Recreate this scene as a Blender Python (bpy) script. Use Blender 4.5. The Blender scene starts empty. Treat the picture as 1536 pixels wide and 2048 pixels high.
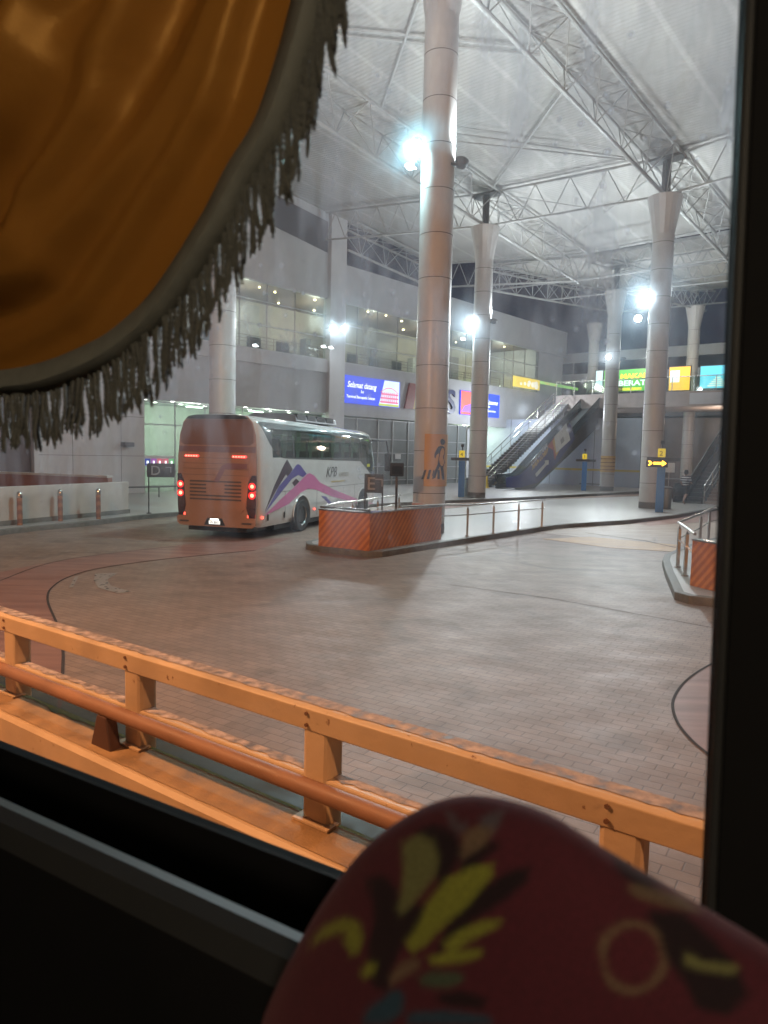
import bpy, bmesh, math, random
from math import radians, sin, cos, tan, pi, atan2, degrees
from mathutils import Vector, Matrix
random.seed(7)
sc = bpy.context.scene
COL = sc.collection
# ------------------------------------------------------------------ camera
FPX, PITCH, ROLL, CAMH = 1420., radians(4.75), radians(1.28), 2.5
Fv = Vector((0, cos(PITCH), -sin(PITCH)))
R0 = Vector((1, 0, 0)); U0 = Vector((0, sin(PITCH), cos(PITCH)))
Rv = R0*cos(ROLL) + U0*sin(ROLL); Uv = U0*cos(ROLL) - R0*sin(ROLL)
CAM = Vector((0, 0, CAMH))
cd = bpy.data.cameras.new('camera'); co = bpy.data.objects.new('camera', cd); COL.objects.link(co)
m = Matrix((Rv, Uv, -Fv)).transposed().to_4x4(); m.translation = CAM; co.matrix_world = m
cd.sensor_fit = 'VERTICAL'; cd.sensor_height = 36; cd.sensor_width = 27
cd.lens = FPX*36/2048; cd.clip_start = 0.02; cd.clip_end = 2000
cd.dof.use_dof = True; cd.dof.focus_distance = 22; cd.dof.aperture_fstop = 7.8
sc.camera = co
# ------------------------------------------------------------------ world (night)
w = bpy.data.worlds.new('World'); sc.world = w; w.use_nodes = True
w.node_tree.nodes['Background'].inputs[0].default_value = (0.14, 0.13, 0.27, 1)
w.node_tree.nodes['Background'].inputs[1].default_value = 0.06
sc.view_settings.view_transform = 'Standard'; sc.view_settings.look = 'None'
sc.view_settings.exposure = 0.62; sc.view_settings.gamma = 1
sc.cycles.use_denoising = True
sc.cycles.max_bounces = 7; sc.cycles.transparent_max_bounces = 12
sc.cycles.sample_clamp_indirect = 6; sc.cycles.sample_clamp_direct = 0
sc.cycles.caustics_reflective = False; sc.cycles.caustics_refractive = False
FLOOD = 2100.    # power of a column floodlight

# ------------------------------------------------------------------ pixel helpers (offline survey of the photo)
def ray(x, y): return Fv + Rv*((x-768)/FPX) - Uv*((y-1024)/FPX)
def G(x, y, z=0.0):
    d = ray(x, y); return CAM + d*((z-CAMH)/d.z)
def GD(x, y, D):
    d = ray(x, y); return CAM + d*(D/d.y)
def on(x, y, O, h, xo=0.0):
    """pixel -> (local y, local z) on the vertical plane local x = xo of a frame at O heading h"""
    n = Vector((cos(radians(h)), -sin(radians(h)), 0)); u = Vector((sin(radians(h)), cos(radians(h)), 0))
    P0 = Vector(O) + n*xo; d = ray(x, y); t = (P0-CAM).dot(n)/d.dot(n); P = CAM + d*t
    return ((P-P0).dot(u), P.z - Vector(O).z)
def uv(h): return Vector((sin(radians(h)), cos(radians(h)), 0))
def nv(h): return Vector((cos(radians(h)), -sin(radians(h)), 0))

# ------------------------------------------------------------------ materials
MATS = {}
def mat(name, c, rough=.6, metal=0., var=.12, vs=3., bump=0., bs=40., emit=None, es=1., trans=0., spec=.5, coat=0.):
    if name in MATS: return MATS[name]
    M = bpy.data.materials.new(name); M.use_nodes = True; nt = M.node_tree; b = nt.nodes['Principled BSDF']
    b.inputs['Roughness'].default_value = rough; b.inputs['Metallic'].default_value = metal
    b.inputs['Specular IOR Level'].default_value = spec
    b.inputs['Base Color'].default_value = (*c, 1); b.inputs['Coat Weight'].default_value = coat
    if trans: b.inputs['Transmission Weight'].default_value = trans
    if emit:
        b.inputs['Emission Color'].default_value = (*emit, 1); b.inputs['Emission Strength'].default_value = es
    tc = nt.nodes.new('ShaderNodeTexCoord')
    if var:
        nz = nt.nodes.new('ShaderNodeTexNoise'); nz.inputs['Scale'].default_value = vs; nz.inputs['Detail'].default_value = 6
        nt.links.new(tc.outputs['Object'], nz.inputs['Vector'])
        mr = nt.nodes.new('ShaderNodeMapRange'); mr.inputs['From Min'].default_value = .3; mr.inputs['From Max'].default_value = .7
        mr.inputs['To Min'].default_value = 1-var; mr.inputs['To Max'].default_value = 1+var*.6
        nt.links.new(nz.outputs[0], mr.inputs[0])
        mx = nt.nodes.new('ShaderNodeVectorMath'); mx.operation = 'SCALE'; mx.inputs[0].default_value = c
        nt.links.new(mr.outputs[0], mx.inputs['Scale']); nt.links.new(mx.outputs[0], b.inputs['Base Color'])
        mr2 = nt.nodes.new('ShaderNodeMapRange'); mr2.inputs['From Min'].default_value = .3; mr2.inputs['From Max'].default_value = .7
        mr2.inputs['To Min'].default_value = max(.02, rough-var*.5); mr2.inputs['To Max'].default_value = min(1, rough+var*.5)
        nt.links.new(nz.outputs[0], mr2.inputs[0]); nt.links.new(mr2.outputs[0], b.inputs['Roughness'])
    if bump:
        n2 = nt.nodes.new('ShaderNodeTexNoise'); n2.inputs['Scale'].default_value = bs; n2.inputs['Detail'].default_value = 4
        nt.links.new(tc.outputs['Object'], n2.inputs['Vector'])
        bp = nt.nodes.new('ShaderNodeBump'); bp.inputs['Strength'].default_value = bump; bp.inputs['Distance'].default_value = .01
        nt.links.new(n2.outputs[0], bp.inputs['Height']); nt.links.new(bp.outputs[0], b.inputs['Normal'])
    MATS[name] = M; return M
def N(nt, t, **kw):
    n = nt.nodes.new(t)
    for k, v in kw.items(): setattr(n, k, v)
    return n

def paver_mat():
    M = bpy.data.materials.new('block_paving'); M.use_nodes = True; nt = M.node_tree; b = nt.nodes['Principled BSDF']; L = nt.links.new
    tc = N(nt, 'ShaderNodeTexCoord'); mp = N(nt, 'ShaderNodeMapping'); mp.inputs['Rotation'].default_value = (0, 0, radians(33))
    L(tc.outputs['Object'], mp.inputs[0])
    br = N(nt, 'ShaderNodeTexBrick'); L(mp.outputs[0], br.inputs['Vector'])
    br.inputs['Scale'].default_value = 1; br.inputs['Brick Width'].default_value = .23; br.inputs['Row Height'].default_value = .115
    br.inputs['Mortar Size'].default_value = .006; br.inputs['Mortar Smooth'].default_value = .4
    br.inputs['Color1'].default_value = (.265, .190, .150, 1); br.inputs['Color2'].default_value = (.225, .16, .125, 1); br.inputs['Mortar'].default_value = (.14, .10, .08, 1)
    n1 = N(nt, 'ShaderNodeTexNoise'); n1.inputs['Scale'].default_value = .35; n1.inputs['Detail'].default_value = 7; n1.inputs['Roughness'].default_value = .62; L(tc.outputs['Object'], n1.inputs[0])
    n2 = N(nt, 'ShaderNodeTexNoise'); n2.inputs['Scale'].default_value = 1.6; n2.inputs['Detail'].default_value = 8; n2.inputs['Roughness'].default_value = .7
    mp2 = N(nt, 'ShaderNodeMapping'); mp2.inputs['Rotation'].default_value = (0, 0, radians(30)); mp2.inputs['Scale'].default_value = (.75, 1.25, 1); L(tc.outputs['Object'], mp2.inputs[0]); L(mp2.outputs[0], n2.inputs[0])
    mr = N(nt, 'ShaderNodeMapRange'); L(n1.outputs[0], mr.inputs[0]); mr.inputs[1].default_value = .3; mr.inputs[2].default_value = .7; mr.inputs[3].default_value = .84; mr.inputs[4].default_value = 1.14
    mr2 = N(nt, 'ShaderNodeMapRange'); L(n2.outputs[0], mr2.inputs[0]); mr2.inputs[1].default_value = .3; mr2.inputs[2].default_value = .75; mr2.inputs[3].default_value = .88; mr2.inputs[4].default_value = 1.2
    mu = N(nt, 'ShaderNodeMath', operation='MULTIPLY'); L(mr.outputs[0], mu.inputs[0]); L(mr2.outputs[0], mu.inputs[1])
    n8 = N(nt, 'ShaderNodeTexNoise'); n8.inputs['Scale'].default_value = .8; n8.inputs['Detail'].default_value = 9; n8.inputs['Distortion'].default_value = 1.2; L(tc.outputs['Object'], n8.inputs[0])
    m8 = N(nt, 'ShaderNodeMapRange'); L(n8.outputs[0], m8.inputs[0]); m8.inputs[1].default_value = .56; m8.inputs[2].default_value = .66; m8.inputs[3].default_value = 1; m8.inputs[4].default_value = .78
    mu2 = N(nt, 'ShaderNodeMath', operation='MULTIPLY'); L(mu.outputs[0], mu2.inputs[0]); L(m8.outputs[0], mu2.inputs[1]); mu = mu2
    sc_ = N(nt, 'ShaderNodeVectorMath', operation='SCALE'); L(br.outputs['Color'], sc_.inputs[0]); L(mu.outputs[0], sc_.inputs['Scale'])
    L(sc_.outputs[0], b.inputs['Base Color'])
    rr = N(nt, 'ShaderNodeMapRange'); L(n2.outputs[0], rr.inputs[0]); rr.inputs[1].default_value = .35; rr.inputs[2].default_value = .68; rr.inputs[3].default_value = .6; rr.inputs[4].default_value = .5
    L(rr.outputs[0], b.inputs['Roughness'])
    bp = N(nt, 'ShaderNodeBump'); bp.inputs['Strength'].default_value = .4; bp.inputs['Distance'].default_value = .007
    ad = N(nt, 'ShaderNodeMath', operation='MULTIPLY_ADD'); n3 = N(nt, 'ShaderNodeTexNoise'); n3.inputs['Scale'].default_value = 9; L(tc.outputs['Object'], n3.inputs[0])
    L(n3.outputs[0], ad.inputs[0]); ad.inputs[1].default_value = .5
    inv = N(nt, 'ShaderNodeMath', operation='SUBTRACT'); inv.inputs[0].default_value = 1; L(br.outputs['Fac'], inv.inputs[1]); L(inv.outputs[0], ad.inputs[2])
    L(ad.outputs[0], bp.inputs['Height']); L(bp.outputs[0], b.inputs['Normal'])
    return M

def streak_mat(name, c, dark, rough=.55, sx=.5, sy=4., ns=1.2):
    M = bpy.data.materials.new(name); M.use_nodes = True; nt = M.node_tree; b = nt.nodes['Principled BSDF']; L = nt.links.new
    tc = N(nt, 'ShaderNodeTexCoord'); mp = N(nt, 'ShaderNodeMapping'); mp.inputs['Scale'].default_value = (sx, sy, 1); L(tc.outputs['Object'], mp.inputs[0])
    mp.inputs['Rotation'].default_value = (0, 0, radians(35))
    n = N(nt, 'ShaderNodeTexNoise'); n.inputs['Scale'].default_value = ns; n.inputs['Detail'].default_value = 7; L(mp.outputs[0], n.inputs[0])
    cr = N(nt, 'ShaderNodeValToRGB'); cr.color_ramp.elements[0].position = .35; cr.color_ramp.elements[1].position = .68
    cr.color_ramp.elements[0].color = (*dark, 1); cr.color_ramp.elements[1].color = (*c, 1); L(n.outputs[0], cr.inputs[0]); L(cr.outputs[0], b.inputs['Base Color'])
    b.inputs['Roughness'].default_value = rough
    return M
def stripe_mat(name, c1, c2, scale, rot, rough=.45, axis='X'):
    """diagonal hazard sheeting"""
    M = bpy.data.materials.new(name); M.use_nodes = True; nt = M.node_tree; b = nt.nodes['Principled BSDF']; L = nt.links.new
    tc = N(nt, 'ShaderNodeTexCoord'); sp = N(nt, 'ShaderNodeSeparateXYZ'); L(tc.outputs['Object'], sp.inputs[0])
    ad = N(nt, 'ShaderNodeMath', operation='ADD'); L(sp.outputs['Y'], ad.inputs[0])
    ml = N(nt, 'ShaderNodeMath', operation='MULTIPLY'); L(sp.outputs['Z'], ml.inputs[0]); ml.inputs[1].default_value = rot; L(ml.outputs[0], ad.inputs[1])
    s = N(nt, 'ShaderNodeMath', operation='MULTIPLY'); L(ad.outputs[0], s.inputs[0]); s.inputs[1].default_value = scale
    sn = N(nt, 'ShaderNodeMath', operation='SINE'); L(s.outputs[0], sn.inputs[0])
    cr = N(nt, 'ShaderNodeMapRange'); L(sn.outputs[0], cr.inputs[0]); cr.inputs[1].default_value = -.25; cr.inputs[2].default_value = .25
    mx = N(nt, 'ShaderNodeMix', data_type='RGBA'); L(cr.outputs[0], mx.inputs[0]); mx.inputs[6].default_value = (*c1, 1); mx.inputs[7].default_value = (*c2, 1)
    nz = N(nt, 'ShaderNodeTexNoise'); nz.inputs['Scale'].default_value = 5; L(tc.outputs['Object'], nz.inputs[0])
    v = N(nt, 'ShaderNodeMapRange'); L(nz.outputs[0], v.inputs[0]); v.inputs[3].default_value = .7; v.inputs[4].default_value = 1.25
    sv = N(nt, 'ShaderNodeVectorMath', operation='SCALE'); L(mx.outputs[2], sv.inputs[0]); L(v.outputs[0], sv.inputs['Scale'])
    L(sv.outputs[0], b.inputs['Base Color']); b.inputs['Roughness'].default_value = rough
    return M
def roof_mat():
    M = bpy.data.materials.new('profiled_roof_sheet'); M.use_nodes = True; nt = M.node_tree; b = nt.nodes['Principled BSDF']; L = nt.links.new
    tc = N(nt, 'ShaderNodeTexCoord'); sp = N(nt, 'ShaderNodeSeparateXYZ'); L(tc.outputs['Object'], sp.inputs[0])
    s = N(nt, 'ShaderNodeMath', operation='MULTIPLY'); L(sp.outputs['Y'], s.inputs[0]); s.inputs[1].default_value = 2*pi/.2
    sn = N(nt, 'ShaderNodeMath', operation='SINE'); L(s.outputs[0], sn.inputs[0])
    bp = N(nt, 'ShaderNodeBump'); bp.inputs['Strength'].default_value = .25; bp.inputs['Distance'].default_value = .03; L(sn.outputs[0], bp.inputs['Height']); L(bp.outputs[0], b.inputs['Normal'])
    nz = N(nt, 'ShaderNodeTexNoise'); nz.inputs['Scale'].default_value = .25; nz.inputs['Detail'].default_value = 6; L(tc.outputs['Object'], nz.inputs[0])
    # faint lap lines between sheets every 2 m across
    s2 = N(nt, 'ShaderNodeMath', operation='PINGPONG'); L(sp.outputs['X'], s2.inputs[0]); s2.inputs[1].default_value = 1.0
    lp = N(nt, 'ShaderNodeMapRange'); L(s2.outputs[0], lp.inputs[0]); lp.inputs[1].default_value = .86; lp.inputs[2].default_value = .93; lp.inputs[3].default_value = .93; lp.inputs[4].default_value = 1.12
    v = N(nt, 'ShaderNodeMapRange'); L(nz.outputs[0], v.inputs[0]); v.inputs[1].default_value = .3; v.inputs[2].default_value = .7; v.inputs[3].default_value = .42; v.inputs[4].default_value = .53
    mu = N(nt, 'ShaderNodeMath', operation='MULTIPLY'); L(v.outputs[0], mu.inputs[0]); L(lp.outputs[0], mu.inputs[1])
    cm = N(nt, 'ShaderNodeVectorMath', operation='SCALE'); cm.inputs[0].default_value = (1, .97, .91); L(mu.outputs[0], cm.inputs['Scale']); L(cm.outputs[0], b.inputs['Base Color'])
    b.inputs['Roughness'].default_value = .6
    return M
def glass_mat(name, tint, refl=.12, rough=.05):
    M = bpy.data.materials.new(name); M.use_nodes = True; nt = M.node_tree; nt.nodes.remove(nt.nodes['Principled BSDF']); L = nt.links.new
    o = nt.nodes['Material Output']; t = N(nt, 'ShaderNodeBsdfTransparent'); t.inputs[0].default_value = (*tint, 1)
    g = N(nt, 'ShaderNodeBsdfGlossy'); g.inputs['Roughness'].default_value = rough
    lw = N(nt, 'ShaderNodeLayerWeight'); lw.inputs[0].default_value = .5; fr = N(nt, 'ShaderNodeMath', operation='POWER'); L(lw.outputs['Facing'], fr.inputs[0]); fr.inputs[1].default_value = 4.5
    ad = N(nt, 'ShaderNodeMath', operation='ADD'); L(fr.outputs[0], ad.inputs[0]); ad.inputs[1].default_value = refl*.4
    mx = N(nt, 'ShaderNodeMixShader'); L(ad.outputs[0], mx.inputs[0]); L(t.outputs[0], mx.inputs[1]); L(g.outputs[0], mx.inputs[2]); L(mx.outputs[0], o.inputs[0])
    return M
VEIL = .42
def smudged_glass():
    M = bpy.data.materials.new('smudged_window_glass'); M.use_nodes = True; nt = M.node_tree; nt.nodes.remove(nt.nodes['Principled BSDF']); L = nt.links.new
    o = nt.nodes['Material Output']; t = N(nt, 'ShaderNodeBsdfTransparent'); t.inputs[0].default_value = (.95, .965, .955, 1)
    rf = N(nt, 'ShaderNodeBsdfRefraction'); rf.inputs['IOR'].default_value = 1.009; rf.inputs['Roughness'].default_value = 1.
    rf.inputs['Color'].default_value = (.85, .93, 1, 1)
    tc = N(nt, 'ShaderNodeTexCoord'); nz = N(nt, 'ShaderNodeTexNoise'); nz.inputs['Scale'].default_value = 22; nz.inputs['Detail'].default_value = 5; L(tc.outputs['Object'], nz.inputs[0])
    n2 = N(nt, 'ShaderNodeTexNoise'); n2.inputs['Scale'].default_value = 4; n2.inputs['Detail'].default_value = 3; L(tc.outputs['Object'], n2.inputs[0])
    a = N(nt, 'ShaderNodeMapRange'); L(nz.outputs[0], a.inputs[0]); a.inputs[1].default_value = .4; a.inputs[2].default_value = .7; a.inputs[3].default_value = .12; a.inputs[4].default_value = 1
    c = N(nt, 'ShaderNodeMapRange'); L(n2.outputs[0], c.inputs[0]); c.inputs[1].default_value = .35; c.inputs[2].default_value = .65; c.inputs[3].default_value = .006; c.inputs[4].default_value = .038
    mu = N(nt, 'ShaderNodeMath', operation='MULTIPLY'); L(a.outputs[0], mu.inputs[0]); L(c.outputs[0], mu.inputs[1])
    mx = N(nt, 'ShaderNodeMixShader'); rw = N(nt, 'ShaderNodeBsdfRefraction'); rw.inputs['IOR'].default_value = 1.035; rw.inputs['Roughness'].default_value = 1.; rw.inputs['Color'].default_value = (.6, .85, 1, 1)
    mw = N(nt, 'ShaderNodeMixShader'); mw.inputs[0].default_value = .62; L(rf.outputs[0], mw.inputs[1]); L(rw.outputs[0], mw.inputs[2])
    L(mu.outputs[0], mx.inputs[0]); L(t.outputs[0], mx.inputs[1]); L(mw.outputs[0], mx.inputs[2])
    g = N(nt, 'ShaderNodeBsdfGlossy'); g.inputs['Roughness'].default_value = .02; m2 = N(nt, 'ShaderNodeMixShader'); m2.inputs[0].default_value = .04
    dt = N(nt, 'ShaderNodeBsdfTranslucent'); dt.inputs[0].default_value = (.8, .88, 1, 1)
    n5 = N(nt, 'ShaderNodeTexNoise'); n5.inputs['Scale'].default_value = 9; n5.inputs['Detail'].default_value = 7; n5.inputs['Roughness'].default_value = .65; mp5 = N(nt, 'ShaderNodeMapping'); mp5.inputs['Scale'].default_value = (1, 2.4, .6); mp5.inputs['Rotation'].default_value = (.25, 0, 0); L(tc.outputs['Object'], mp5.inputs[0]); L(mp5.outputs[0], n5.inputs[0])
    r5 = N(nt, 'ShaderNodeMapRange'); L(n5.outputs[0], r5.inputs[0]); r5.inputs[1].default_value = .42; r5.inputs[2].default_value = .75; r5.inputs[3].default_value = .05; r5.inputs[4].default_value = VEIL
    vo = N(nt, 'ShaderNodeTexVoronoi'); vo.inputs['Scale'].default_value = 42; L(tc.outputs['Object'], vo.inputs[0]); rv = N(nt, 'ShaderNodeMapRange'); L(vo.outputs['Distance'], rv.inputs[0]); rv.inputs[1].default_value = .05; rv.inputs[2].default_value = .13; rv.inputs[3].default_value = .6; rv.inputs[4].default_value = 0
    sz = N(nt, 'ShaderNodeSeparateXYZ'); L(tc.outputs['Object'], sz.inputs[0]); hz5 = N(nt, 'ShaderNodeMapRange'); L(sz.outputs['Z'], hz5.inputs[0]); hz5.inputs[1].default_value = 2.35; hz5.inputs[2].default_value = 2.6
    n6 = N(nt, 'ShaderNodeTexNoise'); n6.inputs['Scale'].default_value = 7; L(tc.outputs['Object'], n6.inputs[0]); g6 = N(nt, 'ShaderNodeMapRange'); L(n6.outputs[0], g6.inputs[0]); g6.inputs[1].default_value = .5; g6.inputs[2].default_value = .62
    m6 = N(nt, 'ShaderNodeMath', operation='MULTIPLY'); L(rv.outputs[0], m6.inputs[0]); L(g6.outputs[0], m6.inputs[1])
    a6 = N(nt, 'ShaderNodeMath', operation='ADD'); L(m6.outputs[0], a6.inputs[0]); L(r5.outputs[0], a6.inputs[1]); w6 = N(nt, 'ShaderNodeMath', operation='MULTIPLY'); L(a6.outputs[0], w6.inputs[0]); L(hz5.outputs[0], w6.inputs[1])
    md_ = N(nt, 'ShaderNodeMixShader'); L(w6.outputs[0], md_.inputs[0]); L(mx.outputs[0], md_.inputs[1]); L(dt.outputs[0], md_.inputs[2]); mx = md_
    L(mx.outputs[0], m2.inputs[1]); L(g.outputs[0], m2.inputs[2]); L(m2.outputs[0], o.inputs[0])
    return M
def emis(name, c, s): return mat(name, c, .5, var=0, emit=c, es=s)

# ------------------------------------------------------------------ mesh builder
class MB:
    def __init__(s): s.v = []; s.f = []; s.mi = []; s.cur = 0
    def add(s, vs, fs):
        o = len(s.v); s.v += [tuple(p) for p in vs]
        for f in fs: s.f.append([i+o for i in f]); s.mi.append(s.cur)
        return s
    def box(s, x0, x1, y0, y1, z0, z1):
        return s.add([(x0,y0,z0),(x1,y0,z0),(x1,y1,z0),(x0,y1,z0),(x0,y0,z1),(x1,y0,z1),(x1,y1,z1),(x0,y1,z1)],
                     [(0,3,2,1),(4,5,6,7),(0,1,5,4),(1,2,6,5),(2,3,7,6),(3,0,4,7)])
    def bar(s, p, q, w, h=None, up=(0,0,1)):
        h = h or w; p = Vector(p); q = Vector(q); d = (q-p).normalized(); up = Vector(up)
        if abs(d.dot(up)) > .98: up = Vector((0,1,0))
        r = d.cross(up).normalized(); u = r.cross(d)
        vs = [a + r*sx*w/2 + u*sz*h/2 for a in (p, q) for sx, sz in ((-1,-1),(1,-1),(1,1),(-1,1))]
        return s.add(vs, [(0,3,2,1),(4,5,6,7),(0,1,5,4),(1,2,6,5),(2,3,7,6),(3,0,4,7)])
    def tube(s, pts, r, n=8, cap=True):
        pts = [Vector(p) for p in pts]; rr = r if isinstance(r, (list, tuple)) else [r]*len(pts)
        rings = []; prev = None
        for i, p in enumerate(pts):
            a = pts[max(0, i-1)]; b = pts[min(len(pts)-1, i+1)]; d = (b-a).normalized()
            up = Vector((0,0,1)) if abs(d.z) < .9 else Vector((0,1,0))
            if prev is not None: up = prev
            x = (up - d*up.dot(d)).normalized(); y = d.cross(x); prev = x
            rings.append([p + (x*cos(2*pi*k/n) + y*sin(2*pi*k/n))*rr[i] for k in range(n)])
        vs = [v for R in rings for v in R]; fs = []
        for i in range(len(rings)-1):
            for k in range(n): fs.append((i*n+k, i*n+(k+1)%n, (i+1)*n+(k+1)%n, (i+1)*n+k))
        if cap: fs.append(tuple(range(n))[::-1]); fs.append(tuple((len(rings)-1)*n+k for k in range(n)))
        return s.add(vs, fs)
    def lathe(s, prof, n=24, c=(0,0,0), cap=True):
        vs = [(c[0]+r*cos(2*pi*k/n), c[1]+r*sin(2*pi*k/n), c[2]+z) for r, z in prof for k in range(n)]; fs = []
        for i in range(len(prof)-1):
            for k in range(n): fs.append((i*n+k, i*n+(k+1)%n, (i+1)*n+(k+1)%n, (i+1)*n+k))
        if cap: fs.append(tuple(range(n))[::-1]); fs.append(tuple((len(prof)-1)*n+k for k in range(n)))
        return s.add(vs, fs)
    def prism(s, poly, a0, a1, ax='z'):
        """poly extruded between a0 and a1 along axis ax; poly coords are the other two axes in order"""
        def P(p, a): return {'z': (p[0], p[1], a), 'x': (a, p[0], p[1]), 'y': (p[0], a, p[1])}[ax]
        n = len(poly); vs = [P(p, a0) for p in poly] + [P(p, a1) for p in poly]
        return s.add(vs, [tuple(range(n))[::-1], tuple(range(n, 2*n))] + [(i, (i+1)%n, n+(i+1)%n, n+i) for i in range(n)])
    def build(s, name, m, parent=None, bevel=0, smooth=False, subd=0):
        me = bpy.data.meshes.new(name); me.from_pydata(s.v, [], s.f)
        ms = m if isinstance(m, (list, tuple)) else [m]
        for q in ms: me.materials.append(q)
        if len(ms) > 1: me.polygons.foreach_set('material_index', s.mi)
        bm = bmesh.new(); bm.from_mesh(me); bmesh.ops.recalc_face_normals(bm, faces=bm.faces); bm.to_mesh(me); bm.free()
        if smooth: 
            me.polygons.foreach_set('use_smooth', [True]*len(me.polygons))
            try: me.set_sharp_from_angle(angle=radians(40))
            except Exception: pass
        o = bpy.data.objects.new(name, me); COL.objects.link(o)
        if parent is not None: o.parent = parent
        if bevel:
            b = o.modifiers.new('bevel', 'BEVEL'); b.width = bevel; b.segments = 2; b.limit_method = 'ANGLE'
        if subd:
            b = o.modifiers.new('sub', 'SUBSURF'); b.levels = subd; b.render_levels = subd
        return o
def tag(o, label=None, cat=None, group=None, kind=None):
    for k, v in (('label', label), ('category', cat), ('group', group), ('kind', kind)):
        if v: o[k] = v
    return o
def thing(name, label, cat, loc, h=0, group=None):
    o = bpy.data.objects.new(name, None); COL.objects.link(o); o.empty_display_size = .2
    o.location = loc; o.rotation_euler = (0, 0, -radians(h)); return tag(o, label, cat, group)
def children(o): return [c for c in bpy.data.objects if c.parent == o]
def copy_tree(o, parent=None):
    c = o.copy(); COL.objects.link(c); c.parent = parent
    for k in children(o): copy_tree(k, c)
    return c
def text_into(mb, body, size, x, y0, z0, shear=0., off=.006, align='LEFT', wx=1., slope=0., bold=0.):
    """adds the lettering to mb on plane local x, running along +y with foot at z0"""
    cu = bpy.data.curves.new('t', 'FONT'); cu.body = body; cu.size = size; cu.extrude = off/2; cu.shear = shear; cu.offset = bold
    cu.align_x = align; cu.resolution_u = 3
    o = bpy.data.objects.new('t', cu); COL.objects.link(o); dg = bpy.context.evaluated_depsgraph_get(); me = bpy.data.meshes.new_from_object(o.evaluated_get(dg))
    mb.add([(x+v.co.z, y0+v.co.x*wx, z0+v.co.y+v.co.x*wx*slope) for v in me.vertices], [tuple(p.vertices) for p in me.polygons])
    bpy.data.objects.remove(o); bpy.data.curves.remove(cu); bpy.data.meshes.remove(me); return mb
def lamp(name, parent, loc, energy, color, r=.1, kind='POINT', **kw):
    l = bpy.data.lights.new(name, kind); l.energy = energy; l.color = color
    if kind in ('POINT', 'SPOT'): l.shadow_soft_size = r
    for k, v in kw.items(): setattr(l, k, v)
    o = bpy.data.objects.new(name, l); COL.objects.link(o); o.parent = parent; o.location = loc; return o

# ------------------------------------------------------------------ shared materials
M_pave = paver_mat()
M_red = streak_mat('worn_red_concrete', (.30, .17, .135), (.2, .105, .085), .5)
M_conc = mat('pale_terrace_tile', (.36, .345, .33), .42, var=.18, vs=1.2, bump=.2)
M_kerb = mat('kerb_concrete', (.17, .165, .15), .6, var=.3, vs=6, bump=.4)
M_wall = mat('grey_cladding', (.47, .475, .5), .5, var=.06, vs=.6)
M_wall2 = mat('light_cladding', (.58, .585, .61), .5, var=.06, vs=.6)
M_dkwall = mat('dark_cladding', (.12, .12, .14), .5, var=.1, vs=.6)
M_col = mat('column_cladding', (.56, .54, .52), .33, var=.07, vs=1.5)
M_seam = mat('dark_seam', (.1, .09, .09), .7)
M_steel = mat('white_painted_steel', (.38, .38, .365), .45, var=.1, vs=2)
M_dksteel = mat('dark_bracket_steel', (.12, .12, .12), .5)
M_stain = mat('stainless_steel', (.62, .6, .57), .22, 1., var=.1, vs=8)
M_black = mat('matt_black', (.012, .012, .013), .5)
M_mull = mat('aluminium_mullion', (.5, .52, .52), .4, .3)
def chip_mat(name, c, c2, rough=.5):
    M = mat(name, c, rough, var=.12, vs=3, bump=.25, bs=25); nt = M.node_tree; L = nt.links.new; b = nt.nodes['Principled BSDF']; src = b.inputs['Base Color'].links[0].from_socket
    tc = N(nt, 'ShaderNodeTexCoord'); nz = N(nt, 'ShaderNodeTexNoise'); nz.inputs['Scale'].default_value = 11; nz.inputs['Detail'].default_value = 9; nz.inputs['Roughness'].default_value = .68; L(tc.outputs['Object'], nz.inputs[0])
    mr = N(nt, 'ShaderNodeMapRange'); L(nz.outputs[0], mr.inputs[0]); mr.inputs[1].default_value = .645; mr.inputs[2].default_value = .67
    n2 = N(nt, 'ShaderNodeTexNoise'); n2.inputs['Scale'].default_value = 1.7; n2.inputs['Detail'].default_value = 8; L(tc.outputs['Object'], n2.inputs[0]); m2 = N(nt, 'ShaderNodeMapRange'); L(n2.outputs[0], m2.inputs[0]); m2.inputs[1].default_value = .5; m2.inputs[2].default_value = .75; m2.inputs[4].default_value = .35
    mx = N(nt, 'ShaderNodeMix', data_type='RGBA'); L(m2.outputs[0], mx.inputs[0]); L(src, mx.inputs[6]); mx.inputs[7].default_value = (c[0]*.45, c[1]*.4, c[2]*.4, 1)
    my = N(nt, 'ShaderNodeMix', data_type='RGBA'); L(mr.outputs[0], my.inputs[0]); L(mx.outputs[2], my.inputs[6]); my.inputs[7].default_value = (*c2, 1); L(my.outputs[2], b.inputs['Base Color']); return M
M_orange_st = stripe_mat('orange_hazard_sheeting', (.68, .25, .055), (.47, .16, .04), 36, -.9)
M_yel = chip_mat('yellow_orange_paint', (.70, .52, .34), (.30, .17, .10))
M_bulb = emis('lamp_lens', (.85, .93, 1.), 60)

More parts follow.
